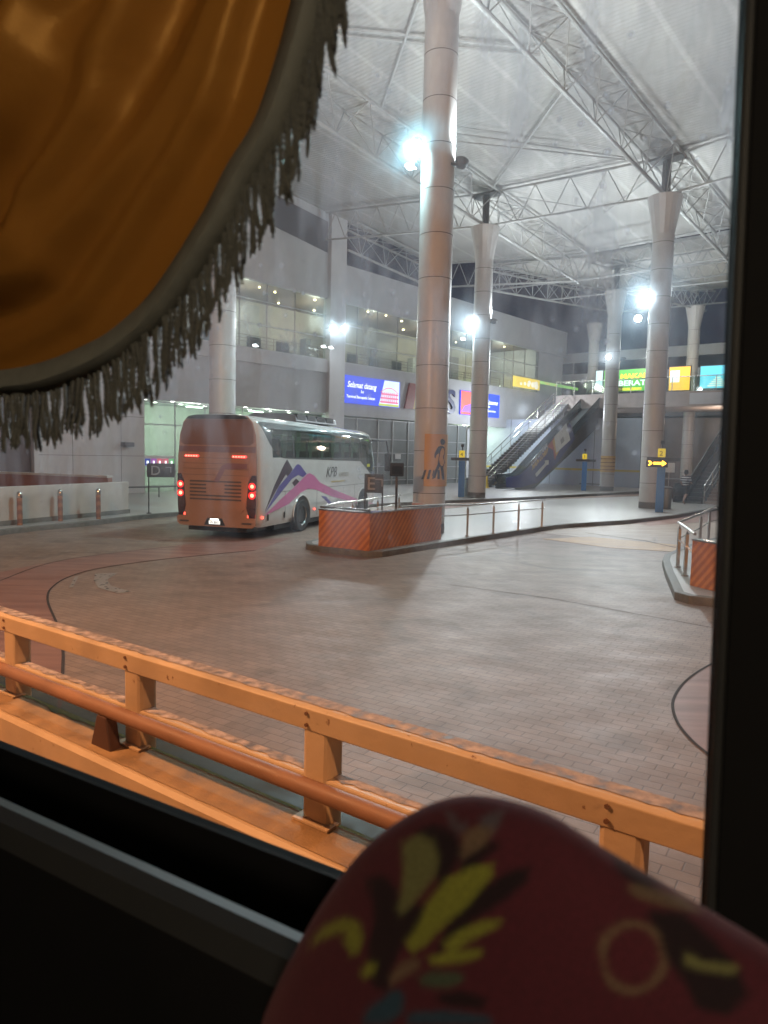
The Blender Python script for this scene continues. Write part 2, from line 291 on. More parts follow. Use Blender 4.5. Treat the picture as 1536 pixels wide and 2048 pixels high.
# ================================================================== SETTING
g = MB().box(-150, 150, -60, 220, -.3, 0).build('ground', M_pave); tag(g, kind='structure')
def sheet(name, poly, z, m, zb=None):
    zb = z-.004 if zb is None else zb
    o = MB().prism([(p[0], p[1]) for p in poly], zb, z).build(name, m); return tag(o, kind='structure')
def arc(c, r, a0, a1, n=14): return [(c[0]+r*cos(radians(a0+(a1-a0)*i/n)), c[1]+r*sin(radians(a0+(a1-a0)*i/n))) for i in range(n+1)]
def smooth_line(pts, n=6):
    out = []; P = [Vector((p[0], p[1])) for p in pts]
    for i in range(len(P)-1):
        p0, p1, p2, p3 = P[max(0, i-1)], P[i], P[i+1], P[min(len(P)-1, i+2)]
        for k in range(n):
            t = k/n; out.append(tuple(.5*((2*p1)+(-p0+p2)*t+(2*p0-5*p1+4*p2-p3)*t*t+(-p0+3*p1-3*p2+p3)*t**3)))
    out.append(tuple(P[-1])); return out
inner = smooth_line([(-2.6, 5.5), (-4.01, 8.77), (-5.43, 11.36), (-5.89, 12.62), (-5.99, 13.66), (-5.77, 14.6), (-4.9, 15.9), (-3.2, 17.6)])
outer = [(-2.6, 20.5), (-5.28, 18.3), (-6.99, 15.45), (-7.6, 12.9), (-7.6, 9.5), (-5.6, 6.8)]
sheet('red_lane_paving', inner + smooth_line(outer), .004, M_red)
def line_strip(name, pts, wd, z, m):
    b = MB(); P = [Vector((p[0], p[1], 0)) for p in pts]; L_, R_ = [], []
    for i, p in enumerate(P):
        d = (P[min(len(P)-1, i+1)]-P[max(0, i-1)]).normalized(); n = Vector((d.y, -d.x, 0))
        L_.append(p+n*wd/2); R_.append(p-n*wd/2)
    vs = [(q.x, q.y, z) for q in L_+R_]; n = len(P); b.add(vs, [(i, i+1, n+i+1, n+i) for i in range(n-1)])
    return tag(b.build(name, m), kind='structure')
M_joint = mat('dark_joint_filler', (.04, .03, .03), .8)
line_strip('road_joint', inner, .035, .008, M_joint)
line_strip('road_joint', smooth_line([(G(0, 1162)[0], G(0, 1162)[1]), (G(130, 1120)[0], G(130, 1120)[1]), (G(360, 1092)[0], G(360, 1092)[1])]), .03, .008, M_joint)
# red rounded apron at right, with its joint
cr = smooth_line([G(1480, 1310)[:2], G(1425, 1328)[:2], G(1375, 1360)[:2], G(1347, 1400)[:2], G(1352, 1440)[:2], G(1380, 1478)[:2], G(1425, 1515)[:2], G(1500, 1560)[:2]])
sheet('red_apron_paving', cr + [(6.5, 6.5), (7.5, 9)], .004, M_red); line_strip('road_joint', cr, .03, .008, M_joint)
line_strip('road_joint', [G(900, 1170)[:2], G(1100, 1197)[:2], G(1460, 1262)[:2]], .02, .005, M_joint)
# faded lane arrow
M_paint = mat('worn_white_road_paint', (.27, .24, .215), .45, var=.6, vs=9)
ar = [G(x, y)[:2] for x, y in ((190, 1148), (235, 1146), (214, 1160), (222, 1172), (262, 1184), (235, 1187), (196, 1176), (188, 1162))]
sheet('road_marking', ar, .007, M_paint)
sheet('road_marking', [G(x, y)[:2] for x, y in ((150, 1153), (157, 1153), (146, 1175), (138, 1176))], .007, M_paint)
# crossing patch of pale and yellow concrete
M_pale = streak_mat('pale_worn_concrete', (.42, .34, .27), (.28, .21, .17), .5)
M_yelp = streak_mat('yellow_worn_paint', (.6, .36, .12), (.4, .26, .15), .55)
cross = [(5.9, 24.1), (7.2, 25.3), (10.5, 22.2), (8.6, 19.6)]
pp = [G(1062, 1064)[:2], G(1162, 1048)[:2], G(1440, 1046)[:2], G(1440, 1092)[:2], G(1300, 1090)[:2]]
sheet('crossing_concrete', pp, .004, M_pale)
sheet('crossing_marking', [G(x, y)[:2] for x, y in ((1085, 1078), (1180, 1074), (1355, 1090), (1350, 1104), (1220, 1096))], .008, M_yelp)
line_strip('road_joint', [G(1170, 1066)[:2], G(1290, 1082)[:2], G(1352, 1096)[:2]], .06, .012, M_joint)
sheet('red_lane_paving', [G(x, y)[:2] for x, y in ((1250, 1044), (1440, 1020), (1440, 1040), (1300, 1052))], .0075, M_red)
sheet('lane_paving', [(0.6, 33.1), (2.5, 35.2), (6.2, 38.4), (18, 50), (17, 45.5), (9.6, 40), (5.6, 35.6), (2.2, 31)], .004, M_red)

def raised(name, poly, z=.15, m=None, kerb=.16):
    """platform slab with a kerb stone course round it"""
    a = MB().prism(poly, -.02, z-.004).build(name, m or M_conc); tag(a, kind='structure')
    b = MB(); n = len(poly); P = [Vector((p[0], p[1], 0)) for p in poly]
    ar_ = sum(P[i].x*P[(i+1)%n].y - P[(i+1)%n].x*P[i].y for i in range(n)); sg = 1 if ar_ > 0 else -1
    inn = []; out = []
    for i in range(n):
        d1 = (P[i]-P[i-1]).normalized(); d2 = (P[(i+1)%n]-P[i]).normalized(); n1 = Vector((-d1.y, d1.x, 0))*sg; n2 = Vector((-d2.y, d2.x, 0))*sg
        bis = (n1+n2).normalized(); k = 1/max(.4, bis.dot(n1)); inn.append(P[i]+bis*kerb*k); out.append(P[i]-bis*.01*k)
    vs = [(p.x, p.y, -.01) for p in out]+[(p.x, p.y, z) for p in out]+[(p.x, p.y, z) for p in inn]+[(p.x, p.y, z-.05) for p in inn]
    fs = []
    for i in range(n):
        j = (i+1) % n
        fs += [(i, j, n+j, n+i), (n+i, n+j, 2*n+j, 2*n+i), (2*n+i, 2*n+j, 3*n+j, 3*n+i)]
    kb = MB().add(vs, fs).build(name+'_kerb', M_kerb, bevel=.02); tag(kb, kind='structure')
    return a
conc = smooth_line([(-10.9, 15), (-10.57, 19.44), (-9.29, 22.34), (-7.85, 25.94), (-5.0, 28.6), (-1.53, 31.65), (2.84, 36.13), (6.36, 39.16), (18.12, 50.95), (32, 65)], 5)
raised('pavement', conc + [(60, 90), (60, 150), (-60, 150), (-60, 15)])
islA = [(-.37, 16.82), (-.02, 16.95), (1.56, 18.97), (3.55, 21.51), (5.95, 24.5), (6.5, 25.0), (9.37, 27.11), (12.36, 30.08), (17.03, 35.94), (24, 44), (24, 52), (15.95, 44.79), (9.54, 39.63), (5.76, 35.24), (2.41, 30.49), (.6, 25.5), (-1.2, 20.6), (-2.02, 18.5), (-1.95, 18.0), (-1.62, 17.6)]
raised('traffic_island', islA)
islB = [(5.24, 12.55), (5.34, 12.2), (5.75, 11.95), (6.8, 12.2), (9.5, 15), (16, 23), (26, 35), (24, 37), (13, 25), (8.6, 19.8), (7.0, 17.5), (6.6, 16.6), (6.03, 14.98)]
raised('traffic_island', islB)
# dark drain channel behind our guard wall
dd = nv(-54.4)
u_r = Vector((.8133, -.5818, 0)); n_r = Vector((.5818, .8133, 0))
RA = Vector((-2.99, 5.47, 0))
def rl(s, t): p = RA + u_r*s + n_r*t; return (p.x, p.y)
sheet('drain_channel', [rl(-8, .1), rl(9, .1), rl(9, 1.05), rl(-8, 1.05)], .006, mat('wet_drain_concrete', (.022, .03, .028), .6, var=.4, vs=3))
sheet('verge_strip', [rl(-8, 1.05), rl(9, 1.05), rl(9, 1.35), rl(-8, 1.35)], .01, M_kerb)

# ================================================================== COLUMNS
UH = 41.5
Uu = uv(UH); Un = nv(UH)           # along rows / to the right of them
C1 = G(856, 1065, .15)
def Sof(P): return (Vector((P[0], P[1], 0))-Vector((C1.x, C1.y, 0))).dot(Uu)
def Tof(P): return (Vector((P[0], P[1], 0))-Vector((C1.x, C1.y, 0))).dot(Un)   # >0 right
def zbot(S, T):
    lat = max(0., -T-9.1)
    return (16.05-.085*S if S < 28 else 14.05+.085*(S-30)) + .1*lat
ZTOP = 1.75
def ST(S, T): p = Vector((C1.x, C1.y, 0)) + Uu*S + Un*T; return p
M_slat = mat('slatted_column_base', (.3, .3, .3), .5, .4)
def column(loc, ztop, label, seam=1.24):
    H = ztop-.15; t = thing('round_column', label, 'column', (loc[0], loc[1], .15), UH, 'round clad columns of the bus bay')
    r = .485; prof = [(r, .3)]; z = .3
    b = MB(); top = H-1.7
    zs = []; z = .3+.9
    while z < top-.2: zs.append(z); z += seam
    for q in zs: prof += [(r, q-.012), (r-.02, q-.008), (r-.02, q+.008), (r, q+.012)]
    prof.append((r, top)); b.lathe(prof, 40); b.build('shaft', M_col, t, smooth=True)
    s = MB()
    for q in zs: s.lathe([(r-.012, q-.01), (r+.002, q-.01), (r+.002, q+.01), (r-.012, q+.01)], 40, cap=False)
    s.build('panel_joint', M_seam, t)
    b = MB(); n = 16; b.lathe([(r+.005, top), (r+.02, top+.1), (.62, top+.8), (.79, top+1.66), (.79, top+1.7), (.3, top+1.7)], n); b.build('capital', M_col, t)
    b = MB().lathe([(r-.05, 0), (r-.05, .3)], 24)
    for k in range(36): a = 2*pi*k/36; b.bar(((r-.02)*cos(a), (r-.02)*sin(a), .0), ((r-.02)*cos(a), (r-.02)*sin(a), .3), .03)
    b.build('base', M_slat, t)
    return t
P_C1 = C1; P_C2 = G(953, 995, .15); P_C3 = G(1298, 1016, .15); P_C4 = G(1213, 981, .15); P_CL = G(441, 1012, .15)
P_CL = ST(Sof(P_C2)-16.9, -9.3)
specs = [(P_C1, 'tall round column nearest the window, with the yellow walking-man panel'), (P_C2, 'round column beside the blue boarding post at the foot of the escalator'),
         (P_C3, 'pale round column on the island next to the orange arrow display'), (P_C4, 'farther round column banded with an orange notice in front of the blue-grey hoarding'),
         (P_CL, 'round column rising from behind the rear of the white coach')]
for P, lab in specs: column((P.x, P.y), zbot(Sof(P), Tof(P))+(.45 if P is P_C1 else 0), lab)
for x, yt, D, lab in ((1391, 614, 63, 'distant round column between the orange and the cyan advertising screens'), (1190, 648, 70, 'distant round column behind the top of the escalator')):
    P = GD(x, yt, D); column((P.x, P.y), P.z, lab)

# ================================================================== TRUSSES + ROOF
M_roof = roof_mat()
def tri_truss(T, S0, S1, label, parts=True):
    O = ST(0, T); t = thing('roof_truss', label, 'truss', (O.x, O.y, 0), UH, 'white steel roof trusses')
    def B(S): return Vector((0, S, zbot(S, T)+.1))
    def TT(S, sx): return Vector((sx*.75, S, zbot(S, T)+ZTOP))
    b = MB()
    for k in range(int((S1-S0)/3)+1): pass
    segs = [S0, S1]
    b = MB().tube([B(S0), B(S1)], .085); b.build('bottom_chord', M_steel, t, smooth=True)
    for sx in (-1, 1): MB().tube([TT(S0, sx), TT(S1, sx)], .075).build('top_chord', M_steel, t, smooth=True)
    w = MB(); S = S0; step = 2.5; i = 0
    while S < S1-.01:
        e = min(S+step, S1); mid = (S+e)/2
        for sx in (-1, 1):
            w.tube([TT(S, sx), B(mid)], .026, 6); w.tube([B(mid), TT(e, sx)], .026, 6);
        w.tube([TT(S, -1), TT(S, 1)], .035, 6); w.tube([TT(S, -1), TT(e, 1)], .022, 6)
        S = e
    w.build('lattice', M_steel, t, smooth=True); return t
TB = Tof(P_C2); TBb = -9.15
tri_truss(0, -14, 27, 'triangular lattice truss running over the nearest tall column, largest on the right')
tri_truss(TBb, -14, 27, 'triangular lattice truss passing over the middle column beside the escalator')
TC = Tof(ST(0, 0)) ; Lf = G(270, 985, .15); TF = -9.15-11.9
tri_truss(TF, Sof(G(700, 970, .15))+12.0 if False else 17.6, 27, 'short triangular truss landing on the wall top beside the pilaster')
tri_truss(9.3, -14, 27, 'triangular lattice truss at the far right of the canopy')
def flat_truss(S, T0, T1, label, z_off=0., dep=None, n=None):
    dep = dep or ZTOP-.05; O = ST(S, 0); t = thing('cross_truss', label, 'truss', (O.x, O.y, 0), UH, 'flat cross trusses between the rows')
    def B(T): return Vector((T, 0, zbot(S, T)+.1+z_off))
    def U_(T): return B(T)+Vector((0, 0, dep))
    ks = [T0, -9.15, T1] if T0 < -9.15 < T1 else [T0, T1]
    MB().tube([B(k) for k in ks], .065).build('bottom_chord', M_steel, t, smooth=True)
    MB().tube([U_(k) for k in ks], .065).build('top_chord', M_steel, t, smooth=True)
    w = MB(); n = n or int((T1-T0)/1.55); st = (T1-T0)/n
    for i in range(n):
        a = T0+i*st; w.tube([B(a), U_(a+st/2)], .026, 6); w.tube([U_(a+st/2), B(a+st)], .026, 6)
    w.build('lattice', M_steel, t, smooth=True); return t
S2 = Sof(P_C2); S3 = Sof(P_C3)
def skew_truss(PA, PB, label, extra=0.):
    """flat truss between two column heads"""
    a = Vector((PA.x, PA.y, zbot(Sof(PA), Tof(PA))+.1)); b = Vector((PB.x, PB.y, zbot(Sof(PB), Tof(PB))+.1))
    h = degrees(atan2(b.x-a.x, b.y-a.y)); t = thing('cross_truss', label, 'truss', (a.x, a.y, a.z), h, 'flat cross trusses between the rows')
    Ln = (Vector((b.x, b.y, 0))-Vector((a.x, a.y, 0))).length; dz = b.z-a.z; d = ZTOP-.05
    B = lambda s: Vector((0, s, dz*s/Ln)); U_ = lambda s: B(s)+Vector((0, 0, d))
    MB().tube([B(0), B(Ln)], .065).build('bottom_chord', M_steel, t, smooth=True)
    MB().tube([U_(0), U_(Ln)], .065).build('top_chord', M_steel, t, smooth=True)
    n = max(3, round(Ln/1.8)); st = Ln/n; w = MB()
    for i in range(n): w.tube([B(i*st), U_(i*st+st/2)], .026, 6); w.tube([U_(i*st+st/2), B((i+1)*st)], .026, 6)
    w.build('lattice', M_steel, t, smooth=True)
Pw = ST(S2-.6, TF)
skew_truss(P_C2, P_C3, 'flat zigzag truss between the heads of the middle and right columns')
skew_truss(P_C3, ST(S3-1.2, 9.3), 'flat zigzag truss leaving the right column head towards the window post')
skew_truss(Pw, P_C2, 'flat zigzag truss from the wall to the middle column head')
skew_truss(ST(S2-16.9, TF), P_CL, 'flat zigzag truss behind the curtain fringe, over the left column')
skew_truss(ST(26.6, TF), ST(26.6, -9.15), 'zigzag truss at the roof edge nearest the wall')
skew_truss(ST(26.6, -9.15), ST(26.6, 0), 'zigzag truss at the roof edge between the two rows')
skew_truss(ST(26.6, 0), ST(26.6, 12), 'zigzag truss at the roof edge on the right')
# steel stubs on the column heads
for P, lab in specs[:4]:
    z = zbot(Sof(P), Tof(P)); t = thing('column_head_bracket', 'dark steel stub joining truss to the top of the ' + {0: 'nearest tall column', 1: 'column beside the escalator', 2: 'pale column on the island', 3: 'farther banded column'}[[s[0] for s in specs].index(P)], 'bracket', (P.x, P.y, z), UH, 'steel stubs on column heads')
    MB().box(-.2, .2, -.03, .03, 0, ZTOP-.1).box(-.03, .03, -.2, -.031, 0, ZTOP-.1).box(-.03, .03, .031, .2, 0, ZTOP-.1).build('web', M_dksteel, t)
    MB().prism([(-.75, -.35), (.75, -.35), (.75, .35), (-.75, .35)], ZTOP-.1, ZTOP+.02).build('head_plate', M_dksteel, t)
# roof bracing tubes in the bay between rows A and B
def brace(p, q, r, label):
    O = ST(p[0], p[1]); zo = lambda S, T: zbot(S, T)+ZTOP+.02
    o = MB().tube([(0, 0, 0), tuple((ST(q[0], q[1])-O) + Vector((0, 0, zo(*q)-zo(*p))))], r).build('roof_brace', M_steel, smooth=True)
    o.location = (O.x, O.y, zo(*p)); tag(o, label, 'brace', 'diagonal and cross tubes under the roof')
def PX(x, y):    # point of the roof underside seen at a pixel
    z = 17.
    for _ in range(12):
        p = G(x, y, z); z = zbot(Sof(p), Tof(p))+ZTOP+.05
    return (Sof(p), Tof(p))
brace(PX(981, 380), PX(1134, 170), .06, 'diagonal roof tube rising right from the middle column head')
brace(PX(762, 216), PX(836, 0), .06, 'diagonal roof tube left of the nearest column, running up out of sight')
brace(PX(905, 265), PX(1262, 315), .04, 'upper of the two thin cross tubes right of the nearest column')
brace(PX(915, 282), PX(1250, 308+10), .04, 'lower of the two thin cross tubes right of the nearest column')
brace(PX(600, 48), PX(1070, 92), .05, 'upper thin cross tube crossing behind the top of the nearest column')
brace(PX(600, 62), PX(1080, 108), .05, 'second thin cross tube crossing behind the top of the nearest column')
brace(PX(1150, 470), PX(1300, 355), .05, 'diagonal roof tube running down left from the right column head')
brace(PX(985, 385), PX(1210, 420), .03, 'thin cross tube right of the middle column head')
# roof sheets
def roof_sheet(name, S0, S1, Ts, label):
    O = ST(0, 0); b = MB()
    zt = lambda S, T: zbot(S, T)+ZTOP+.25
    for i in range(len(Ts)-1):
        a, c = Ts[i], Ts[i+1]
        b.add([(a, S0, zt(S0, a)), (c, S0, zt(S0, c)), (c, S1, zt(S1, c)), (a, S1, zt(S1, a)),
               (a, S0, zt(S0, a)+.2), (c, S0, zt(S0, c)+.2), (c, S1, zt(S1, c)+.2), (a, S1, zt(S1, a)+.2)],
              [(0, 1, 2, 3), (4, 7, 6, 5), (0, 4, 5, 1), (3, 2, 6, 7), (0, 3, 7, 4), (1, 5, 6, 2)])
    o = b.build('roof_sheet', M_roof); o.location = (O.x, O.y, 0); o.rotation_euler = (0, 0, -radians(UH)); tag(o, label, 'roof'); return o
roof_sheet('canopy_roof', -22, 27.4, [TF-.4, -9.15, 30], 'large white profiled canopy roof over the bus bay')
roof_sheet('canopy_roof', 29.2, 52, [-18.2, -9.15, 34], 'second white canopy roof beyond the dark gap')
# second canopy trusses
tri_truss(-9.15+.2, 29.4, 51.5, 'triangular truss of the second canopy over the banded column')
tri_truss(-17.6, 29.4, 51.5, 'triangular truss on the building side of the second canopy')
tri_truss(1.0, 29.4, 51.5, 'triangular truss of the second canopy on the right')
for S_, n_ in ((29.6, 'near edge'), (38, 'middle'), (51.4, 'far edge')):
    skew_truss(ST(S_, -17.6), ST(S_, 12), 'zigzag cross truss at the %s of the second canopy' % n_)
skew_truss(ST(32.2, -9), ST(32.2, 14), 'zigzag cross truss at the banded column head')

# ================================================================== TERMINAL BUILDING (long facade)
FH = 41.
O_F = Vector((Lf.x, Lf.y, .15))
def fp(x, y, xo=0.): return on(x, y, O_F, FH, xo)     # -> (s, z above terrace)
bld = thing('terminal_building', 'long grey terminal building with two floors of lit glazing along the bay', 'building', O_F, FH)
s_end = fp(1134, 690)[0]; s_pil = fp(655, 600)[0]; s_pil2 = fp(686, 600)[0]; s_gl_end = fp(1079, 700)[0]
Zw0, Zw1 = 8.37, 12.38       # first-floor glazing
D_ = 6.0                     # building depth shown
def wtop(s): return 0
# walls: plinth band between ground glazing and first floor
MB().box(-.35, 0, .47, s_pil, 4.9, 7.52).build('wall', M_wall, bld)
MB().box(-.35, .12, .47, s_pil, 7.522, Zw0).build('ledge', M_wall2, bld, bevel=.02)
MB().box(-.35, 0, s_pil2, s_end, 4.85, Zw0).build('wall', M_wall, bld)
b = MB(); pts = [(.3, Zw1), (s_pil, Zw1), (s_pil, 17.6), (.3, 19.1)]; b.prism([(-22, Zw1), (s_pil, Zw1), (s_pil, 17.75), (-22, 21.0)], -.35, 0, 'x').build('wall', M_wall2, bld)
MB().box(-.35, 0, s_pil2, s_end, Zw1, 14.85).build('wall', M_wall, bld)
MB().box(-.35, .3, s_pil, s_pil2, -.15, 17.65).build('pilaster', M_wall2, bld, bevel=.01)
# dark recessed panel high on the wall
sp0, sp1 = fp(528, 400)[0], fp(655, 500)[0]
MB().prism([(sp0, 15.9), (sp1, 15.25), (sp1, 17.2), (sp0, 17.75)], .002, .03, 'x').build('high_panel', M_dkwall, bld)
# curtain-block at the left (white wall in front, left of the ground glazing)
lb = MB().box(-8, .25, -5.2, .42, -.15, 24).build('wall', mat('white_panel_wall', (.55, .55, .56), .45, var=.05, vs=.5), bld)
jb = MB()
for zz in (1.9, 3.9, 5.5, 7.5): jb.box(.251, .256, -5.0, .40, zz, zz+.02)
for ss in (-3.4, -.9): jb.box(.251, .256, ss, ss+.02, -.1, 5.5)
jb.build('panel_joint', M_seam, bld)
# floors & ceilings inside, back walls
M_in = mat('pale_green_interior_wall', (.72, .76, .68), .6, var=.05)
M_warm = mat('cream_interior_wall', (.50, .45, .38), .6, var=.1, vs=.8)
M_slab = mat('interior_slab', (.4, .4, .4), .5)
MB().box(-D_, -.36, .47, s_end, 7.9, 8.3).build('floor_slab', M_slab, bld)
MB().box(-D_, -.36, .47, s_end, 12.6, 13.0).build('ceiling_slab', mat('brown_ceiling', (.14, .11, .09), .5), bld)
MB().box(-D_, -.36, .47, s_end, 5.0, 5.2).build('ceiling_slab', mat('interior_ceiling', (.5, .53, .5), .6), bld)
MB().box(-D_-.2, -D_, .47, s_end, -.1, 5.0).build('back_wall', M_in, bld)
MB().box(-D_-.2, -D_, -22, s_end, 8.3, 12.6).build('back_wall', M_warm, bld)
MB().box(-D_-.2, -.36, s_end-.2, s_end, 4.9, 14.8).build('end_wall', M_wall, bld)
MB().box(-D_, -.36, s_gl_end, s_end-.21, 8.3, 12.6).build('end_wall', M_wall, bld)
# first-floor glazing with mullions: bay 1 (left of pilaster) and bay 2
M_gl = glass_mat('facade_glass', (.84, .9, .87), .08, .03)
def glazing(s0, s1, z0, z1, vs_, hs, x=-.12, nm='window'):
    w = MB().box(x-.01, x, s0, s1, z0, z1).build(nm, M_gl, bld)
    f = MB()
    fd = MB()
    for v in vs_: MB().box(x+.001, x+.028, v-.035, v+.035, z0, z1).build('mullion', M_mull if z0 < 2 else M_dksteel, w)
    for h_ in hs: f.box(x+.03, x+.09, s0, s1, h_-.03, h_+.03)
    f.build('window_frame', M_mull, w); return w
v1 = [fp(x, 620)[0] for x in (481, 536, 592)] + [-1, 1.2]
glazing(-9, s_pil, Zw0, Zw1, v1, [fp(471, 590)[1], fp(471, 640)[1], Zw1-.05, Zw0+.04])
v2 = [fp(x, 680)[0] for x in (716, 756, 797, 905, 935, 985, 1012, 1030, 1053)] + [s_gl_end]
hz = [fp(690, 649)[1], fp(690, 690)[1]]
glazing(s_pil2, s_gl_end, Zw0, Zw1, v2, [10.9, 9.7, Zw1-.05, Zw0+.04])
# ground floor: bay 1 lit glazing, bay 2 grey grid
vg = [fp(x, 900)[0] for x in (352, 480, 560, 620)]
glazing(.47, s_pil, 0, 4.85, [fp(x, 810)[0] for x in (352, 412, 487, 540, 547, 600)], [3.6, 1.1, 4.8])
grd = MB(); s0, s1 = s_pil2+.1, fp(930, 900)[0]
MB().box(-.5, -.36, s0, s1+.6, 0, 4.8).build('door_wall', mat('grey_roller_panel', (.2, .22, .22), .45, var=.08), bld)
cols = [fp(x, 900)[0] for x in (684, 719, 762, 791, 822, 895, 921)]
for c_ in cols: grd.box(-.355, -.28, c_-.04, c_+.04, 0, 4.8)
for z_ in (.35, 1.35, 2.35, 3.35, 4.72): grd.box(-.35, -.30, s0, s1+.6, z_-.03, z_+.03)
grd.build('panel_grid', M_mull, bld)
for zz in (1.9, 3.9): pass
# recessed lobby beyond the grid with white square columns
for x in (957, 1030, 1060):
    s_ = fp(x, 900)[0]; MB().box(-1.6, -1.0, s_-.3, s_+.3, -.1, 4.85).build('lobby_pier', M_wall2, bld)
# small notice on the grid
o = MB().box(-.275, -.26, fp(801, 910)[0]-.3, fp(801, 910)[0]+.35, fp(801, 918)[1], fp(801, 908)[1]).build('notice', mat('white_notice', (.7, .7, .7), .5, var=0), bld)
# interior lighting tubes and downlights
M_tube = emis('interior_tube', (.78, 1., .82), 9); M_dl = emis('warm_downlight', (1., .8, .45), 14); M_dlw = emis('white_downlight', (1., 1., .92), 16)
def downl(x, y, z, m_, par, r_=.1): return MB().lathe([(.001, z), (r_, z), (r_, z+.06)], 10, (x, y, 0)).build('downlight', m_, par)
for k in range(3): MB().box(-4.6, -4.4, 1.2+k*4.9, 2.3+k*4.9, 4.93, 4.97).build('tube_light', M_tube, bld)
for k in range(8):
    for xx in (-1.2, -3.0): downl(xx, 1.3+k*1.7, 4.95, M_dlw, bld, .11)
for k in range(9): downl(-1.2-(k % 2)*1.4, s1+1.6+k*1.9, 4.95, M_dlw, bld)
for k in range(17):
    for xx in (-1.8, -4.2):
        if random.random() < .6: downl(xx+random.uniform(-.5, .5), 1.0+k*2.5+random.uniform(0, 1.2), 12.52, M_dl, bld, random.uniform(.05, .1))
M_part = mat('dark_partition', (.12, .11, .10), .5)
for k, (s_, w_) in enumerate(((2.0, 1.5), (7.5, .5), (9.5, 2.2), (16.5, .5), (18.5, 1.8), (23.5, 2.6), (29, .6), (33, 2.4))):
    MB().box(-5.6+.3*(k % 3), -5.0+.3*(k % 3), s_, s_+w_, 8.31, 10.6+.7*(k % 3)).build('partition', M_part if k % 2 else M_slab, bld, bevel=.02)
lamp('lobby_light', bld, (-2.5, 5, 4.0), 170, (.88, 1., .86), .3); lamp('lobby_light', bld, (-2.5, 11, 4.0), 170, (.88, 1., .86), .3)
lamp('lobby_light', bld, (-2.5, s1+4, 4.2), 260, (.85, 1., .8), .4); lamp('lobby_light', bld, (-2.5, s1+9, 4.2), 220, (.85, 1., .8), .4)
for s_ in (-4, 3, 9, 15, 21, 27, 33, 39): lamp('floor_light', bld, (-2.5, s_, 11.2), 230, (1., .93, .8), .4)
# upstairs: seats, rails and shelves seen behind the glazing
rl_ = MB()
for z_ in (8.9, 9.1, 9.3): rl_.box(-1.02, -1.0, -8, s_gl_end-.5, z_, z_+.025)
for k in range(26): rl_.box(-1.03, -.99, -7+k*1.9, -6.97+k*1.9, 8.3, 9.35)
rl_.build('balustrade', M_stain, bld)
M_chair = mat('dark_seat_vinyl', (.02, .035, .045), .45)
for i, s_ in enumerate((3.6, 6.2, 9.8, 12.2, 16.6, 18.9, 21.3, 24.0, 28.5, 31)):
    P = O_F + uv(FH)*s_ + nv(FH)*(-2.2); t = thing('waiting_seat', 'dark waiting seat upstairs, number %d along behind the glazing' % (i+1), 'seat', (P.x, P.y, 8.45), FH, 'dark seats behind the first-floor glazing')
    t['label'] = 'dark high-backed seat behind the first-floor glazing'
    MB().box(-.35, .3, -.55, .55, .4, .52).build('seat', M_chair, t, bevel=.03)
    MB().box(-.45, -.33, -.55, .55, .42, 1.25).build('backrest', M_chair, t, bevel=.04)
    MB().box(-.3, .25, -.5, -.44, 0, .4).build('leg', M_dksteel, t); MB().box(-.3, .25, .44, .5, 0, .4).build('leg', M_dksteel, t)

# ------------------------------------------------ signs on the facade
def board(name, label, cat, tl, br, mats, xo=.02, th=.1, group=None):
    s0, z1 = fp(*tl, xo); s1_, z0 = fp(*br, xo); P = O_F + uv(FH)*s0 + nv(FH)*xo
    t = thing(name, label, cat, (P.x, P.y, .15+z0), FH, group); w_, h_ = s1_-s0, z1-z0
    MB().box(0, th, 0, w_, 0, h_).build('panel', mats, t, bevel=.01); return t, w_, h_
M_blue = emis('lit_blue_screen', (.03, .07, .75), .85)
M_wlit = emis('lit_white_print', (.9, .95, 1), 1.3)
t, w_, h_ = board('led_screen', 'lit blue welcome screen reading Selamat datang beside the pilaster', 'screen', (688, 749), (797, 816), M_blue)
b = MB(); text_into(b, 'Selamat datang', h_*.30, .101, w_*.04, h_*.58, shear=.3, bold=.006, wx=w_*.58/(h_*.30*6.9)); text_into(b, 'ke', h_*.17, .101, w_*.27, h_*.40, shear=.3)
text_into(b, 'Terminal Bersepadu Selatan', h_*.15, .101, w_*.03, h_*.20, wx=w_*.56/(h_*.15*12.6), bold=.002); b.build('lettering', M_wlit, t)
MB().prism([(w_*.60, .03), (w_*.985, .03), (w_*.985, h_-.03), (w_*.70, h_-.03)], .1, .104, 'x').build('picture', emis('lit_sky_picture', (.62, .74, .9), 1.), t)
b = MB()
for k in range(3):
    b.prism([(w_*.62+.04*k, h_*(.14+.15*k)), (w_*.97, h_*(.14+.15*k)), (w_*.97, h_*(.20+.15*k)), (w_*.63+.04*k, h_*(.20+.15*k))], .104, .108, 'x')
for k in range(8): b.box(.104, .109, w_*(.65+.04*k), w_*(.665+.04*k), h_*.12, h_*.55)
aa = [(w_*(.63+.34*i/10), h_*(.55+.18*sin(pi*i/10))) for i in range(11)]
b.prism(aa+[(p[0], p[1]-.06) for p in aa[::-1]], .104, .109, 'x'); b.build('pictured_building', emis('lit_magenta_print', (.7, .15, .3), .9), t)
b = MB().box(.104, .107, w_*.6, w_*.98, .03, h_*.1); b.build('pictured_lawn', emis('lit_green_print', (.5, .6, .12), .8), t)
t, w_, h_ = board('led_screen', 'lit blue welcome screen half hidden behind the middle column', 'screen', (920, 780), (996, 836), M_blue)
MB().box(.1, .104, .04, w_*.42, .04, h_-.04).build('picture', emis('lit_red_picture', (.75, .12, .1), .8), t)
b = MB(); b.lathe([(.001, 0), (.5, .05), (.42, .3), (.25, .4), (.001, .42)], 14, (.1, w_*.2, h_*.12)); 
